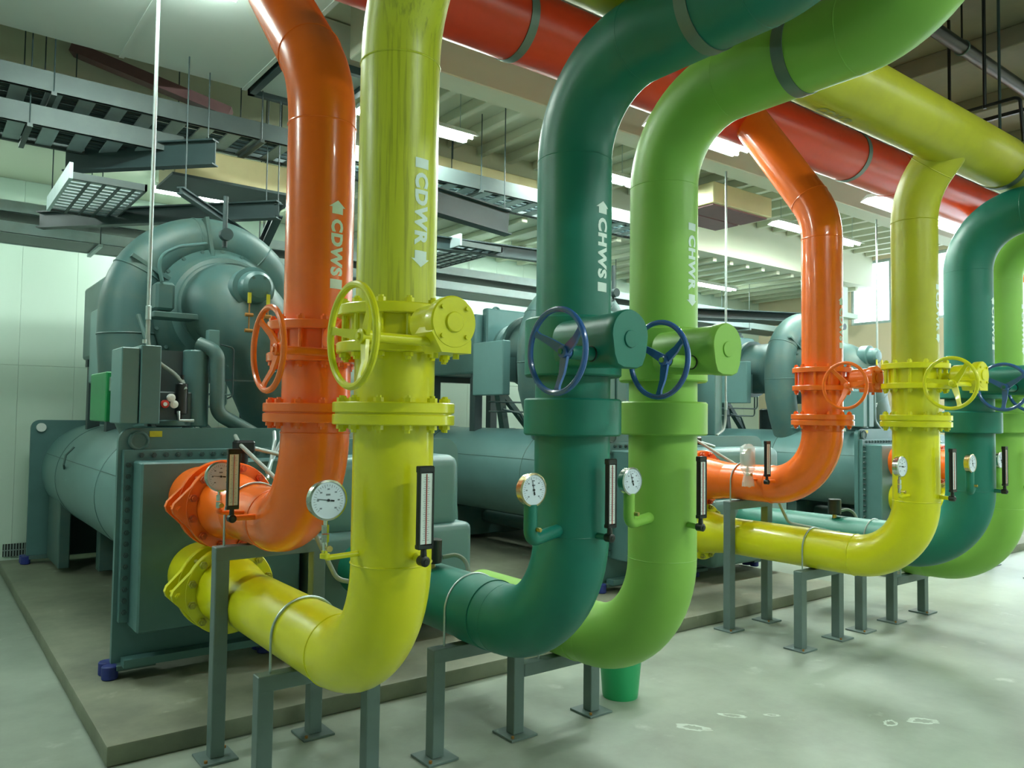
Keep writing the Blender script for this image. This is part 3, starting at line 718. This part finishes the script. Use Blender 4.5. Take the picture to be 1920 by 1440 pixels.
    MB().box(1.10, 1.20, 6.2, 6.8, 1.78, 2.14, 0.008).build('starter_box', GREENBOX, g, smooth=False)
    MB().box(1.12, 1.19, 6.12, 6.20, 2.0, 2.1, 0.004).build('junction_box', GALV, g, smooth=False)
    # filter, dials, oil separators
    fl = MB().cyl((1.525, 5.85, 1.84), (1.525, 5.85, 2.06), 0.042, n=24, bev=0.006).cyl((1.525, 5.85, 1.80), (1.525, 5.85, 2.12), 0.014, n=12).build('oil_filter', BLACK, g)
    MB().tube([(1.50, 5.82, 1.86), (1.50, 5.80, 1.795), (1.60, 5.80, 1.795)], 0.013, 8).build('filter_line', GALV, fl)
    for i, (x, z, mm) in enumerate(((1.40, 1.91, REDINK), (1.44, 1.955, WHITE), (1.46, 1.91, WHITE))):
        d = MB().lathe([(0.028, 0.0), (0.028, -0.02), (0.022, -0.024)], (x, 5.80, z), (0, 1, 0), 18).build('pressure_dial', mm, g)
        MB().cyl((x, 5.772, z), (x, 5.776, z), 0.014, n=14).build('dial', WHITE, d)
    MB().box(1.36, 1.60, 5.86, 6.05, 1.75, 2.00, 0.01).box(1.34, 1.62, 6.0, 6.1, 1.75, 2.3).build('valve_block', DARKM, g, smooth=False)
    MB().lathe([(0.12, 0), (0.12, 0.03), (0.09, 0.04)], (1.48, 5.90, 1.76), (0, 0, 1), 28).build('oil_pump', TEALD, g)
    MB().cyl((1.655, 5.98, 1.75), (1.655, 5.98, 2.31), 0.092, n=32, bev=0.01).build('oil_separator', TEAL, g)
    p, _ = fillet([(1.66, 5.95, 2.36), (1.77, 5.86, 2.30), (1.78, 5.86, 1.85), (2.10, 5.9, 1.68)], 0.10)
    MB().tube(p, 0.052, 20).build('separator_pipe', TEALD, g)
    MB().box(1.73, 1.81, 5.95, 6.03, 2.28, 2.47, 0.005).build('switch_box', TEALL, g, smooth=False)
    p, _ = fillet([(1.80, 5.9, 2.36), (1.90, 5.9, 2.34), (1.90, 5.9, 1.98), (1.86, 5.9, 1.96)], 0.03)
    MB().tube(p, 0.006, 8).build('capillary_line', DARKM, g)
    MB().beam((1.80, 5.95, 2.10), (2.10, 5.95, 2.10), 0.012, 0.012).build('rail', DARKM, g, smooth=False)
    # hoses at the right end of the condenser
    for dz in (0, 0.05):
        p, _ = fillet([(2.12+dz, 5.62, 1.72), (2.08+dz, 5.5, 1.66), (2.02, 5.40, 1.52), (1.92, 5.2, 1.46-dz)], 0.06)
        MB().tube(p, 0.014, 8).build('hose', GALV, g)
    jb = MB().box(1.64, 1.76, 4.98, 5.08, 1.60, 1.68, 0.012).cyl((1.70, 5.03, 1.53), (1.70, 5.03, 1.60), 0.028, n=14).build('flow_sensor', BLACK, g)
    MB().cyl((1.76, 5.02, 1.63), (1.95, 4.98, 1.58), 0.014, n=10).build('sensor_lead', GALV, jb)
    done(); return g
chiller = make_chiller(); ROW.append(('ch', chiller))

# conduit dropping from above to the compressor
def drop_conduit(x, y, z0, z1, bend, label):
    t = thing('drop_conduit', label, 'conduit', (x, y, z0))
    MB().cyl((x, y, z0+0.10), (x, y, z1), 0.0135, n=14).build('rigid_conduit', GALV, t)
    MB().cyl((x, y, z0+0.02), (x, y, z0+0.12), 0.019, n=14, bev=0.003).build('connector', GALV, t)
    p, _ = fillet([(x, y, z0+0.03)] + bend, 0.25)
    MB().tube(p, 0.0155, 12).build('flexible_conduit', HOSE, t)
    done(); return t
drop_conduit(1.30, 5.9, 2.48, 4.95, [(1.30, 5.9, 2.25), (1.52, 5.86, 2.10), (1.525, 5.85, 2.08)], 'pale conduit hanging in front of the nearest compressor, left of the orange pipe')

# ------------------------------------------------------------------ labels of row one, copies for the other rows
W1 = {'op': ('nearest orange pipe, marked CDWS, elbow low on its stand and riser to the red header', 'water_pipe'),
 'yp': ('nearest yellow pipe, marked CDWR, dusty riser in front of the nearest orange pipe', 0),
 'dp': ('nearer dark green insulated pipe, marked CHWS, bending overhead toward the viewer', 0),
 'gp': ('nearer light green insulated pipe, marked CHWR, to the right of the dark green riser', 0),
 'ov': ('orange bolted valve with orange handwheel, leftmost handwheel in the photo', 0),
 'yv': ('yellow bolted valve with large yellow handwheel and round gearbox, nearest yellow riser', 0),
 'dv': ('dark green jacketed valve with blue handwheel on the nearer dark green riser', 0),
 'gv': ('light green jacketed valve with blue handwheel on the nearer light green riser', 0),
 'og': ('leftmost round dial gauge, partly behind a thermometer on the nearest orange pipe', 0),
 'yg': ('largest round dial gauge, on a thin yellow branch left of the nearest yellow riser', 0),
 'dgg': ('round dial gauge with brass rim on a thick dark green stem, nearer set', 0),
 'ggg': ('round dial gauge on a light green stem, between the nearer green risers', 0),
 'ot': ('thermometer in front of the nearest orange elbow, above the leftmost pipe stand', 0),
 'yt': ('largest thermometer, black case with white scale on the nearest yellow riser', 0),
 'dt': ('black cased thermometer on the nearer dark green riser', 0),
 'gt': ('black cased thermometer on the right edge of the nearer light green riser', 0),
 'os': ('tallest grey pipe stand at left, holding the nearest orange pipe', 0),
 'ys': ('low grey pipe stand under the nearest yellow pipe, legs cut off by the frame', 0),
 'gs': ('grey three-legged stepped pipe stand under the nearer pair of green pipes', 0),
 'fs': ('small dark flow switch housing on top of the nearer dark green pipe', 0),
 'fc': ('thin grey flexible conduit looping behind the nearest yellow elbow', 0),
 'ch': ('nearest teal chiller at left, with large scroll compressor above its shells', 0)}
W2 = {'op': 'smaller orange pipe right of centre, marked CDWS, on a taller two-legged stand',
 'yp': 'smaller yellow pipe at right, marked CDWR, with a long low horizontal run',
 'dp': 'farther dark green insulated pipe near the right edge of the photo',
 'gp': 'farther light green insulated pipe at the extreme right edge',
 'ov': 'orange bolted valve with round-on orange handwheel, right half of the photo',
 'yv': 'yellow bolted valve with round-on yellow handwheel near the right edge',
 'dv': 'jacketed valve with blue handwheel on the farther dark green riser',
 'gv': 'jacketed valve with blue handwheel on the farther light green riser, cut by the right edge',
 'og': 'small gauge wrapped in clear film above the farther orange pipe run',
 'yg': 'small round dial gauge on the left side of the farther yellow riser',
 'dgg': 'small round dial gauge in front of the farther dark green riser',
 'ggg': 'small round dial gauge beside the farther light green riser',
 'ot': 'narrow thermometer above the farther orange elbow',
 'yt': 'narrow thermometer right of the farther yellow riser, white scale glaring',
 'dt': 'narrow thermometer between the farther green risers',
 'gt': 'thermometer on the farther light green riser at the right edge',
 'os': 'grey pipe stand holding the farther orange pipe, taller of the right-hand stands',
 'ys': 'low grey two-legged stand under the farther yellow pipe',
 'gs': 'low grey three-legged stand under the farther green pipes',
 'fs': 'dark round flow switch housing on the teal-green pipe behind the farther yellow elbow',
 'fc': 'thin grey conduit sagging under the farther orange elbow',
 'ch': 'middle teal chiller, seen between the yellow and the green risers'}
W3 = {'op': 'orange pipe of the third set, only a sliver visible at the right edge',
 'yp': 'yellow pipe of the third set, glimpsed behind the farther yellow riser',
 'ov': 'orange valve of the third set, just beyond the right edge',
 'yv': 'yellow valve of the third set, just beyond the right edge',
 'os': 'grey stand under the orange pipe of the third set, beyond the right edge',
 'ys': 'grey stand under the yellow pipe of the third set, beyond the right edge',
 'ch': 'farthest teal chiller at right, behind the farther orange and yellow risers'}
GR = {'op': 'orange condenser supply pipes', 'yp': 'yellow condenser return pipes', 'dp': 'dark green chilled water pipes', 'gp': 'light green chilled water pipes',
 'ov': 'valves on the risers', 'yv': 'valves on the risers', 'dv': 'valves on the risers', 'gv': 'valves on the risers',
 'og': 'dial gauges on the pipes', 'yg': 'dial gauges on the pipes', 'dgg': 'dial gauges on the pipes', 'ggg': 'dial gauges on the pipes',
 'ot': 'thermometers on the pipes', 'yt': 'thermometers on the pipes', 'dt': 'thermometers on the pipes', 'gt': 'thermometers on the pipes',
 'os': 'grey pipe stands', 'ys': 'grey pipe stands', 'gs': 'grey pipe stands', 'fs': 'flow switches', 'fc': 'flexible conduits', 'ch': 'teal chillers in a row'}
D2, D3 = 4.43, 9.35
for key, o in ROW:
    o['label'] = W1[key][0]; o['group'] = GR[key]
    c = copy_tree(o, off=(D2, 0, 0)); c['label'] = W2[key]
    copies = [c]
    if key in W3:
        c = copy_tree(o, off=(D3, 0, 0)); c['label'] = W3[key]
        copies.append(c)
    for c in copies:
        if key in ('op', 'yp'):
            for k in [k for k in KIDS(c) if k.name.startswith('upper_')]: bpy.data.objects.remove(k)
            ORG = Vector(o.location)
            if key == 'op': upper_branch(c, XO, YO, 3.56, (XO, 4.28, 4.58), ORANGE)
            else: upper_branch(c, XY, YY, 3.58, (XY, 2.58, 3.88), YHEAD)
            done()
        if key == 'ch':
            for k in [k for k in KIDS(c) if k.name.startswith('starter_box')]: bpy.data.objects.remove(k)
    # the film-wrapped gauge
    if key == 'og':
        film = bpy.data.materials.new('clear_film'); film.use_nodes = True
        fb = film.node_tree.nodes['Principled BSDF']; fb.inputs['Base Color'].default_value = (0.8, 0.83, 0.8, 1); fb.inputs['Alpha'].default_value = 0.45; fb.inputs['Roughness'].default_value = 0.15
        g2 = [k for k in COL.objects if k.parent is None and k.get('label') == W2['og']][0]
        gl = Vector(g2.location); ORG = gl
        m = MB(); rings = []
        for z, r in ((0.30, 0.03), (0.27, 0.085), (0.18, 0.09), (0.10, 0.082), (0.04, 0.05), (-0.02, 0.07), (-0.06, 0.075)):
            rings.append([gl + Vector((r*math.cos(2*PI*k/16)*random.uniform(0.86, 1.1), 0.55*r*math.sin(2*PI*k/16)-0.004, z+random.uniform(-0.006, 0.006))) for k in range(16)])
        m.rings(rings, False).build('film_wrap', film, g2, ang=20); done()

for o in list(COL.objects):
    if o.name.startswith('upper_weld'): o.name = 'weld_seam'
# ------------------------------------------------------------------ overhead headers
def header(ax, R, mat, label, x0, x1, bands, word=None):
    y, z = ax
    t = thing('header_pipe', label, 'pipe', (x0, y, z))
    MB().cyl((x0, y, z), (x1, y, z), R, n=72).build('pipe_run', mat, t)
    for bx in bands:
        MB().lathe([(R+0.001, -0.035), (R+0.007, -0.035), (R+0.007, 0.035), (R+0.001, 0.035)], (bx, y, z), (1, 0, 0), 64, caps=False).build('hanger_band', BAND, t)
        MB().cyl((bx, y, z+R), (bx, y, H_CEIL), 0.012, n=8).build('hanger_rod', DARKM, t)
    for bx in bands:
        MB().torus((bx+0.9, y, z), (1, 0, 0), R, 0.004, 64, 6).build('weld_seam', mat, t)
    done(); return t
hr = header(RED_AX, 0.262, RED, 'large red header pipe running overhead behind the yellow header', 1.12, 15.0, (3.36, 7.9, 12.0))
hy = header(YEL_AX, 0.205, YHEAD, 'large yellow header pipe running overhead, nearest to the viewer', 1.15, 15.0, (3.0, 6.9, 11.2))
FADED = paint('faded_stencil_paint', (164, 170, 120), 0.5, 0.4, 30, bump=0)
def flat_text(word, x0, x1, ax, R, ang, h, parent):
    cu = bpy.data.curves.new('t', 'FONT'); cu.body = word; cu.size = 1.0; cu.offset = 0.02; cu.resolution_u = 3
    to = bpy.data.objects.new('t', cu); COL.objects.link(to)
    me = bpy.data.meshes.new_from_object(to.evaluated_get(bpy.context.evaluated_depsgraph_get())); bpy.data.objects.remove(to)
    xs = [v.co.x for v in me.vertices]; ys = [v.co.y for v in me.vertices]
    for v in me.vertices:
        a = ang + (((v.co.y-min(ys))/(max(ys)-min(ys)))-0.5)*h/R
        me_x = x0 + (v.co.x-min(xs))/(max(xs)-min(xs))*(x1-x0)
        v.co = Vector((me_x, ax[0]-(R+0.004)*math.cos(a), ax[1]+(R+0.004)*math.sin(a))) - Vector(parent.location)
    me.materials.append(FADED)
    o = bpy.data.objects.new('lettering', me); COL.objects.link(o); o.parent = parent

flat_text('CDWR', 4.30, 4.66, YEL_AX, 0.205, math.radians(-98), 0.075, hy)
# thin dark service pipe and hangers at top right
t = thing('service_pipe', 'thin black service pipe hung below the ceiling at top right', 'pipe', (4.5, 2.84, 5.0))
MB().cyl((4.5, 2.84, 5.0), (15.0, 2.84, 5.0), 0.055, n=20).build('pipe_run', BLACK, t)
for x in (6.9, 8.4, 9.9):
    MB().cyl((x, 2.84, 5.0), (x, 2.84, H_CEIL), 0.008, n=8).build('hanger_rod', BLACK, t)
    MB().torus((x, 2.84, 5.0), (1, 0, 0), 0.058, 0.008, 24, 6).build('hanger_band', BAND, t)
done()
t = thing('hanger_bracket', 'black trapeze bracket and strap around the yellow header at top right', 'bracket', (6.75, 2.56, 3.95))
p, _ = fillet([(6.72, 2.56-0.23, 4.02), (6.72, 2.35, 4.38), (6.72, 2.85, 4.38), (6.72, 2.80, 4.02)], 0.05)
MB().tube(p, 0.014, 10).build('strap', BLACK, t)
MB().cyl((6.72, 2.60, 4.36), (6.72, 2.60, H_CEIL), 0.014, n=10).build('hanger_rod', BLACK, t)
done()
t = thing('hanger_bracket', 'black trapeze hanger of angle iron above the yellow header, right edge', 'bracket', (7.2, 2.3, 4.5))
MB().beam((7.15, 2.0, 4.42), (7.15, 3.1, 4.42), 0.03, 0.03).beam((7.15, 2.05, 4.42), (7.15, 2.05, H_CEIL), 0.02, 0.02, up=(0, 1, 0)).beam((7.15, 3.05, 4.42), (7.15, 3.05, H_CEIL), 0.02, 0.02, up=(0, 1, 0)).build('frame', BLACK, t, smooth=False)
done()

# ------------------------------------------------------------------ big air duct at top left
t = thing('air_duct', 'very large pale air duct filling the top left under the ceiling', 'duct', (-1.0, 6.3, 4.95))
for i, (a, b) in enumerate(((-4.4, -2.2), (-2.2, 0.0), (0.0, 1.35), (1.35, 2.42))):
    MB().box(a+0.003, b-0.003, 5.32, 7.42, 4.95, 5.38, 0.006).build('duct_section', DUCTM, t, smooth=False)
for x in (-2.2, 0.0, 1.35, 2.42):
    MB().box(x-0.02, x+0.02, 5.31, 7.43, 4.94, 4.952).build('flange_joint', DUCTM, t, smooth=False)
done()
t = thing('branch_duct', 'shallow square duct with dark rim left of the nearest orange pipe top', 'duct', (2.7, 6.9, 4.9))
MB().box(2.52, 3.30, 6.45, 7.45, 4.98, 5.38).build('duct_section', DUCTM, t, smooth=False)
MB().box(2.48, 3.34, 6.40, 6.46, 4.93, 5.0).box(2.48, 3.34, 7.44, 7.50, 4.93, 5.0).box(2.48, 2.54, 6.40, 7.50, 4.93, 5.0).box(3.28, 3.34, 6.40, 7.50, 4.93, 5.0).build('rim', DARKM, t, smooth=False)
done()

# ------------------------------------------------------------------ light fixtures
def fixture(x0, x1, y, z, label, top=H_CEIL, w=None, batten=False):
    t = thing('ceiling_light', label, 'light', ((x0+x1)/2, y, z), 'fluorescent ceiling lights')
    if batten: MB().box(x0, x1, y-0.04, y+0.04, z+0.02, z+0.06, 0.004).build('batten', DIFFM, t, smooth=False)
    else: MB().prism([(-0.06, 0.075), (0.06, 0.075), (0.15, 0.0), (0.142, -0.004), (0.055, 0.03), (-0.055, 0.03), (-0.142, -0.004), (-0.15, 0.0)], x0, x1, (0, y, z), (0, 1, 0), (0, 0, 1), (1, 0, 0)).build('reflector', DIFFM, t, smooth=False)
    for dy in (-0.06, 0.06):
        MB().cyl((x0+0.03, y+dy, z-0.004), (x1-0.03, y+dy, z-0.004), 0.016, n=12).build('fluorescent_tube', TUBEM, t)
    for x in (x0+0.15, x1-0.15):
        MB().cyl((x, y, z+0.07), (x, y, top), 0.005, n=6).build('hanger_rod', GALV, t)
    done()
    lamp((x0+x1)/2, y, z-0.02, x1-x0-0.05, 0.24, w)
fixture(5.35, 6.72, 4.88, 4.60, 'brightest long fluorescent light, beside the nearer light green pipe bend')
fixture(9.35, 10.6, 4.92, 4.60, 'fluorescent light partly behind the farther yellow pipe')
fixture(10.9, 12.2, 4.92, 4.60, 'fluorescent light left of the farther dark green bend')
fixture(3.45, 4.80, 7.05, 4.90, 'small distant fluorescent light between the nearest yellow and dark green risers')
fixture(6.00, 7.30, 7.05, 4.90, 'short glimpse of fluorescent light between the nearer green risers')
fixture(7.35, 8.25, 7.05, 4.90, 'fluorescent light hidden behind the nearer light green riser')
fixture(10.5, 11.4, 7.05, 4.90, 'fluorescent light hidden behind the farther orange riser')
fixture(11.6, 12.9, 7.05, 4.90, 'farthest fluorescent light, between the farther orange and yellow risers')
fixture(0.55, 1.80, 5.60, 4.86, 'fluorescent light under the air duct, barely showing at the top edge', top=4.95, batten=True)
fixture(-2.6, -1.3, 4.9, 4.60, 'fluorescent light beyond the left edge', top=4.95)
for x, y, w, lb in ((2.4, -1.6, 52, 'fluorescent light over the front aisle behind the viewer, first of four'),
                 (5.6, -2.0, 90, 'fluorescent light over the front aisle behind the viewer, second of four'),
                 (9.4, -2.0, 90, 'fluorescent light over the front aisle behind the viewer, third of four'),
                 (13.0, -2.0, 80, 'fluorescent light over the front aisle behind the viewer, last of four')):
    fixture(x, x+1.3, y, 5.1, lb, w=w)
# lights over the back trays
fixture(-1.4, -0.1, 9.9, 4.5, 'fluorescent light above the back wall trays at left', top=4.67)
fixture(2.2, 3.5, 9.9, 4.5, 'fluorescent light above the back wall trays behind the compressor', top=4.67)
fixture(7.4, 8.7, 9.9, 4.5, 'fluorescent light above the back wall trays in the middle', top=4.67)
fixture(12.0, 13.3, 9.9, 4.5, 'fluorescent light above the back wall trays at right', top=4.67)

# ------------------------------------------------------------------ cable trays
def tray(x0, x1, y, z, h, w, label, mat, rung=0.3, rm=None, solid=False, group='overhead cable trays', rods=()):
    t = thing('cable_tray', label, 'cable tray', (x0, y, z), group)
    for yy in (y, y+w): MB().box(x0, x1, yy, yy+0.02, z, z+h).box(x0, x1, yy if yy == y else yy-0.02, yy+0.04 if yy == y else yy+0.02, z, z+0.004).build('side_rail', mat, t, smooth=False)
    if solid:
        MB().box(x0, x1, y+0.02, y+w, z+0.004, z+0.012).build('tray_floor', rm or mat, t, smooth=False)
    else:
        n = int((x1-x0)/rung); first = None
        for k in range(n):
            if first is None:
                first = MB().box(x0+0.05, x0+0.05+rung*0.5, y+0.02, y+w, z+0.01, z+0.025).build('rung', rm or mat, t, smooth=False)
            else: share(first, (k*rung, 0, 0), t)
        for c in range(5):
            yy = y+0.10+c*(w-0.2)/4
            MB().tube([(x0+(x1-x0)*k/12, yy+random.uniform(-0.015, 0.015), z+0.045) for k in range(13)], 0.018, 8).build('cable', DARKM, t)
    for rx in rods:
        for yy in (y+0.0, y+w+0.02):
            MB().cyl((rx, yy, z-0.03), (rx, yy, H_CEIL if y < 8.3 else 4.67), 0.006, n=6).build('hanger_rod', DARKM, t)
        MB().box(rx-0.02, rx+0.02, y-0.03, y+w+0.05, z-0.035, z-0.003).build('trapeze_bar', mat, t, smooth=False)
    done(); return t
tray(-1.5, 9.0, 7.42, 4.50, 0.17, 0.62, 'upper grey cable tray crossing above the compressors, ladder rungs below', TRAYM, 0.25, RUNGM, rods=(0.85, 2.6, 5.2))
tray(-1.5, 1.92, 7.55, 4.24, 0.17, 0.60, 'lower grey cable tray at left, ending above the nearest compressor', TRAYM, 0.25, RUNGM, rods=(0.7,))
tray(-1.5, 15.0, 9.60, 3.92, 0.12, 0.62, 'upper of two pale trays along the back wall', TRAYL, solid=True, rm=TRAYM, group='back wall trays', rods=())
tray(-1.5, 15.0, 9.60, 3.70, 0.12, 0.66, 'lower of two pale trays along the back wall', TRAYL, solid=True, rm=TRAYM, group='back wall trays', rods=(1.6, 5.6, 9.6, 13.4))

# diagonal hanging beams and perforated platform over each compressor
def hung_beam(a, b, h, w, label, grp='hung steel beams'):
    a = Vector(a); b = Vector(b)
    t = thing('steel_beam', label, 'beam', tuple(a), grp)
    d = (b-a).normalized(); sd = d.cross(Vector((0, 0, 1)))
    MB().beam(a, b, 0.012, h).build('web', DARKM, t, smooth=False)
    for s in (-1, 1): MB().beam(a+Vector((0, 0, s*h/2)), b+Vector((0, 0, s*h/2)), w, 0.014).build('flange', DARKM, t, smooth=False)
    for f in (0.05, 0.95):
        p = a+(b-a)*f; MB().cyl(p, (p.x, p.y, 4.67 if p.y > 8.4 else 4.94 if (p.x < 3.35 and 5.3 < p.y < 7.5) else H_CEIL), 0.006, n=6).build('hanger_rod', DARKM, t)
    done(); return t
def platform(ox, lab):
    t = thing('perforated_platform', lab, 'platform', (1.0+ox, 7.6, 3.86), 'perforated platforms over the compressors')
    MB().box(1.0+ox, 1.03+ox, 7.55, 8.95, 3.84, 3.98).build('side_rail', TRAYL, t, smooth=False)
    MB().box(1.03+ox, 1.62+ox, 7.55, 7.58, 3.84, 3.90).box(1.60+ox, 1.62+ox, 7.55, 8.95, 3.84, 3.90).box(1.03+ox, 1.62+ox, 8.92, 8.95, 3.84, 3.90).build('frame', TRAYM, t, smooth=False)
    first = None
    for k in range(11):
        y = 7.60+k*0.12
        if first is None: first = MB().box(1.03+ox, 1.60+ox, y, y+0.06, 3.85, 3.862).build('slat', RUNGM, t, smooth=False)
        else: share(first, (0, k*0.12, 0), t)
    for q in (0.12, 0.24, 0.36, 0.48): MB().box(1.03+q+ox, 1.055+q+ox, 7.58, 8.92, 3.838, 3.849).build('cross_bar', DARKM, t, smooth=False)
    done()
platform(0, 'perforated hanging platform with pale side rail, above the nearest compressor')
hung_beam((1.07, 8.30, 4.20), (2.10, 7.18, 4.20), 0.22, 0.10, 'dark steel beam slanting over the nearest compressor, upper')
hung_beam((1.00, 9.45, 3.84), (2.78, 7.40, 3.84), 0.16, 0.10, 'long dark steel beam slanting just above the nearest compressor, lower')
hung_beam((2.78, 7.40, 3.84), (2.95, 8.3, 3.66), 0.12, 0.08, 'short dark bracket at the right end of the lower slanting beam')
hung_beam((1.75, 6.95, 3.74), (2.95, 8.3, 3.66), 0.05, 0.06, 'thin dark strut crossing above the nearest compressor')
hung_beam((4.10, 6.95, 4.12), (5.25, 6.95, 4.02), 0.26, 0.14, 'deep dark channel between the nearest yellow and dark green risers')
hung_beam((4.30, 7.85, 3.88), (7.2, 7.5, 3.90), 0.14, 0.10, 'long dark beam over the middle chiller')
platform(4.0, 'perforated platform glimpsed right of the nearest yellow riser')
hung_beam((9.2, 8.6, 3.55), (12.6, 7.4, 3.6), 0.14, 0.4, 'wide grey beam over the farthest chiller')
t = thing('tan_duct', 'small tan box duct hanging right of the perforated platform', 'duct', (2.2, 8.1, 4.15))
MB().box(1.90, 3.15, 7.78, 8.38, 4.12, 4.40, 0.01).build('duct_section', TAN, t, smooth=False)
MB().box(1.88, 3.17, 7.76, 8.40, 4.10, 4.125).build('flange_joint', DARKM, t, smooth=False)
for x in (2.0, 3.05): MB().cyl((x, 8.1, 4.4), (x, 8.1, H_CEIL), 0.006, n=6).build('hanger_rod', DARKM, t)
done()
t = thing('tan_duct', 'tan box duct high between the nearest yellow and dark green risers', 'duct', (5.2, 8.0, 4.75))
MB().box(4.75, 6.6, 8.10, 8.36, 4.80, 5.05, 0.01).build('duct_section', TAN, t, smooth=False)
MB().cyl((5.3, 8.2, 5.05), (5.3, 8.2, H_CEIL), 0.01, n=8).build('hanger_rod', DARKM, t)
done()
t = thing('tan_duct', 'tan duct with dark access door under it, near the farther orange pipe bend', 'duct', (8.9, 7.2, 4.75))
MB().box(8.3, 9.6, 6.5, 7.5, 4.72, 5.0, 0.01).build('duct_section', TAN, t, smooth=False)
MB().box(8.35, 9.55, 6.55, 7.0, 4.70, 4.722).box(8.35, 9.55, 7.04, 7.45, 4.70, 4.722).build('access_door', PURLIN, t, smooth=False)
done()
tag(MB().beam((1.10, 8.33, 5.28), (2.4, 7.75, 4.80), 0.16, 0.10).build('steel_beam', PURLIN, smooth=False), 'maroon steel member slanting behind the pale duct at top left', 'beam')

# perforated screen and round white drum behind the farthest chiller
t = thing('perforated_screen', 'dark perforated metal screen behind the farthest chiller', 'screen', (11.9, 9.4, 2.6))
MB().box(11.6, 12.9, 9.42, 9.44, 2.45, 3.55).build('backing', DARKM, t, smooth=False)
first = None
for k in range(8):
    if first is None: first = MB().box(11.6, 12.9, 9.38, 9.42, 2.47, 2.55).build('slat', TRAYM, t, smooth=False)
    else: share(first, (0, 0, k*0.135), t)
done()
tag(MB().lathe([(0.3, 0), (0.34, 0.02), (0.34, 0.5), (0.3, 0.52)], (11.1, 9.0, 3.0), (0, 1, 0), 36).build('fan_drum', DUCTM), 'white round drum beside the dark perforated screen', 'drum')

# more drop conduits
drop_conduit(7.90, 6.0, 1.95, 4.95, [(7.90, 6.0, 1.80), (7.80, 5.96, 1.72), (7.6, 5.9, 1.66)], 'pale vertical conduit right of the nearer light green riser')
drop_conduit(11.55, 6.0, 2.2, 4.95, [(11.55, 6.0, 2.1), (11.3, 6.0, 1.95), (11.1, 5.95, 1.9)], 'pale vertical conduit between the farther orange and yellow risers')
t = thing('junction_panel', 'narrow teal wiring panel beside the nearer light green riser', 'panel', (7.85, 6.05, 1.62))
MB().box(7.72, 7.86, 6.02, 6.3, 1.66, 2.75, 0.008).build('box', TEALL, t, smooth=False)
MB().box(7.10, 7.72, 6.4, 6.9, 1.62, 2.9, 0.01).build('cabinet', TEALD, t, smooth=False)
done()

# ventilation grille at the foot of the back wall
t = thing('wall_grille', 'small vent grille low on the back wall at far left', 'grille', (1.09, 11.17, 0.11))
MB().box(0.93, 1.25, 11.165, 11.17, 0.10, 0.25).build('backing', BLACK, t, smooth=False)
first = None
for k in range(11):
    if first is None: first = MB().box(0.94, 0.955, 11.15, 11.165, 0.10, 0.25).build('slat', GALV, t, smooth=False)
    else: share(first, (k*0.0295, 0, 0), t)
MB().box(0.93, 1.25, 11.148, 11.16, 0.17, 0.18).build('rail', GALV, t, smooth=False)
done()

# bucket behind the light green elbow
t = thing('bucket', 'green plastic bucket on the floor behind the nearer light green elbow', 'bucket', (3.83, 3.76, 0))
MB().lathe([(0.0, 0.004), (0.112, 0.004), (0.116, 0.0), (0.120, 0.02), (0.140, 0.25), (0.146, 0.252), (0.146, 0.262), (0.137, 0.262), (0.115, 0.02), (0.0, 0.016)], (3.83, 3.76, 0), (0, 0, 1), 40, caps=False).build('body', BUCKM, t)
MB().torus((3.83, 3.74, 0.235), (0.1, 0.35, 1.0), 0.146, 0.004, 40, 6, PI*0.0, PI*1.0).build('handle', WHITE, t)
done()
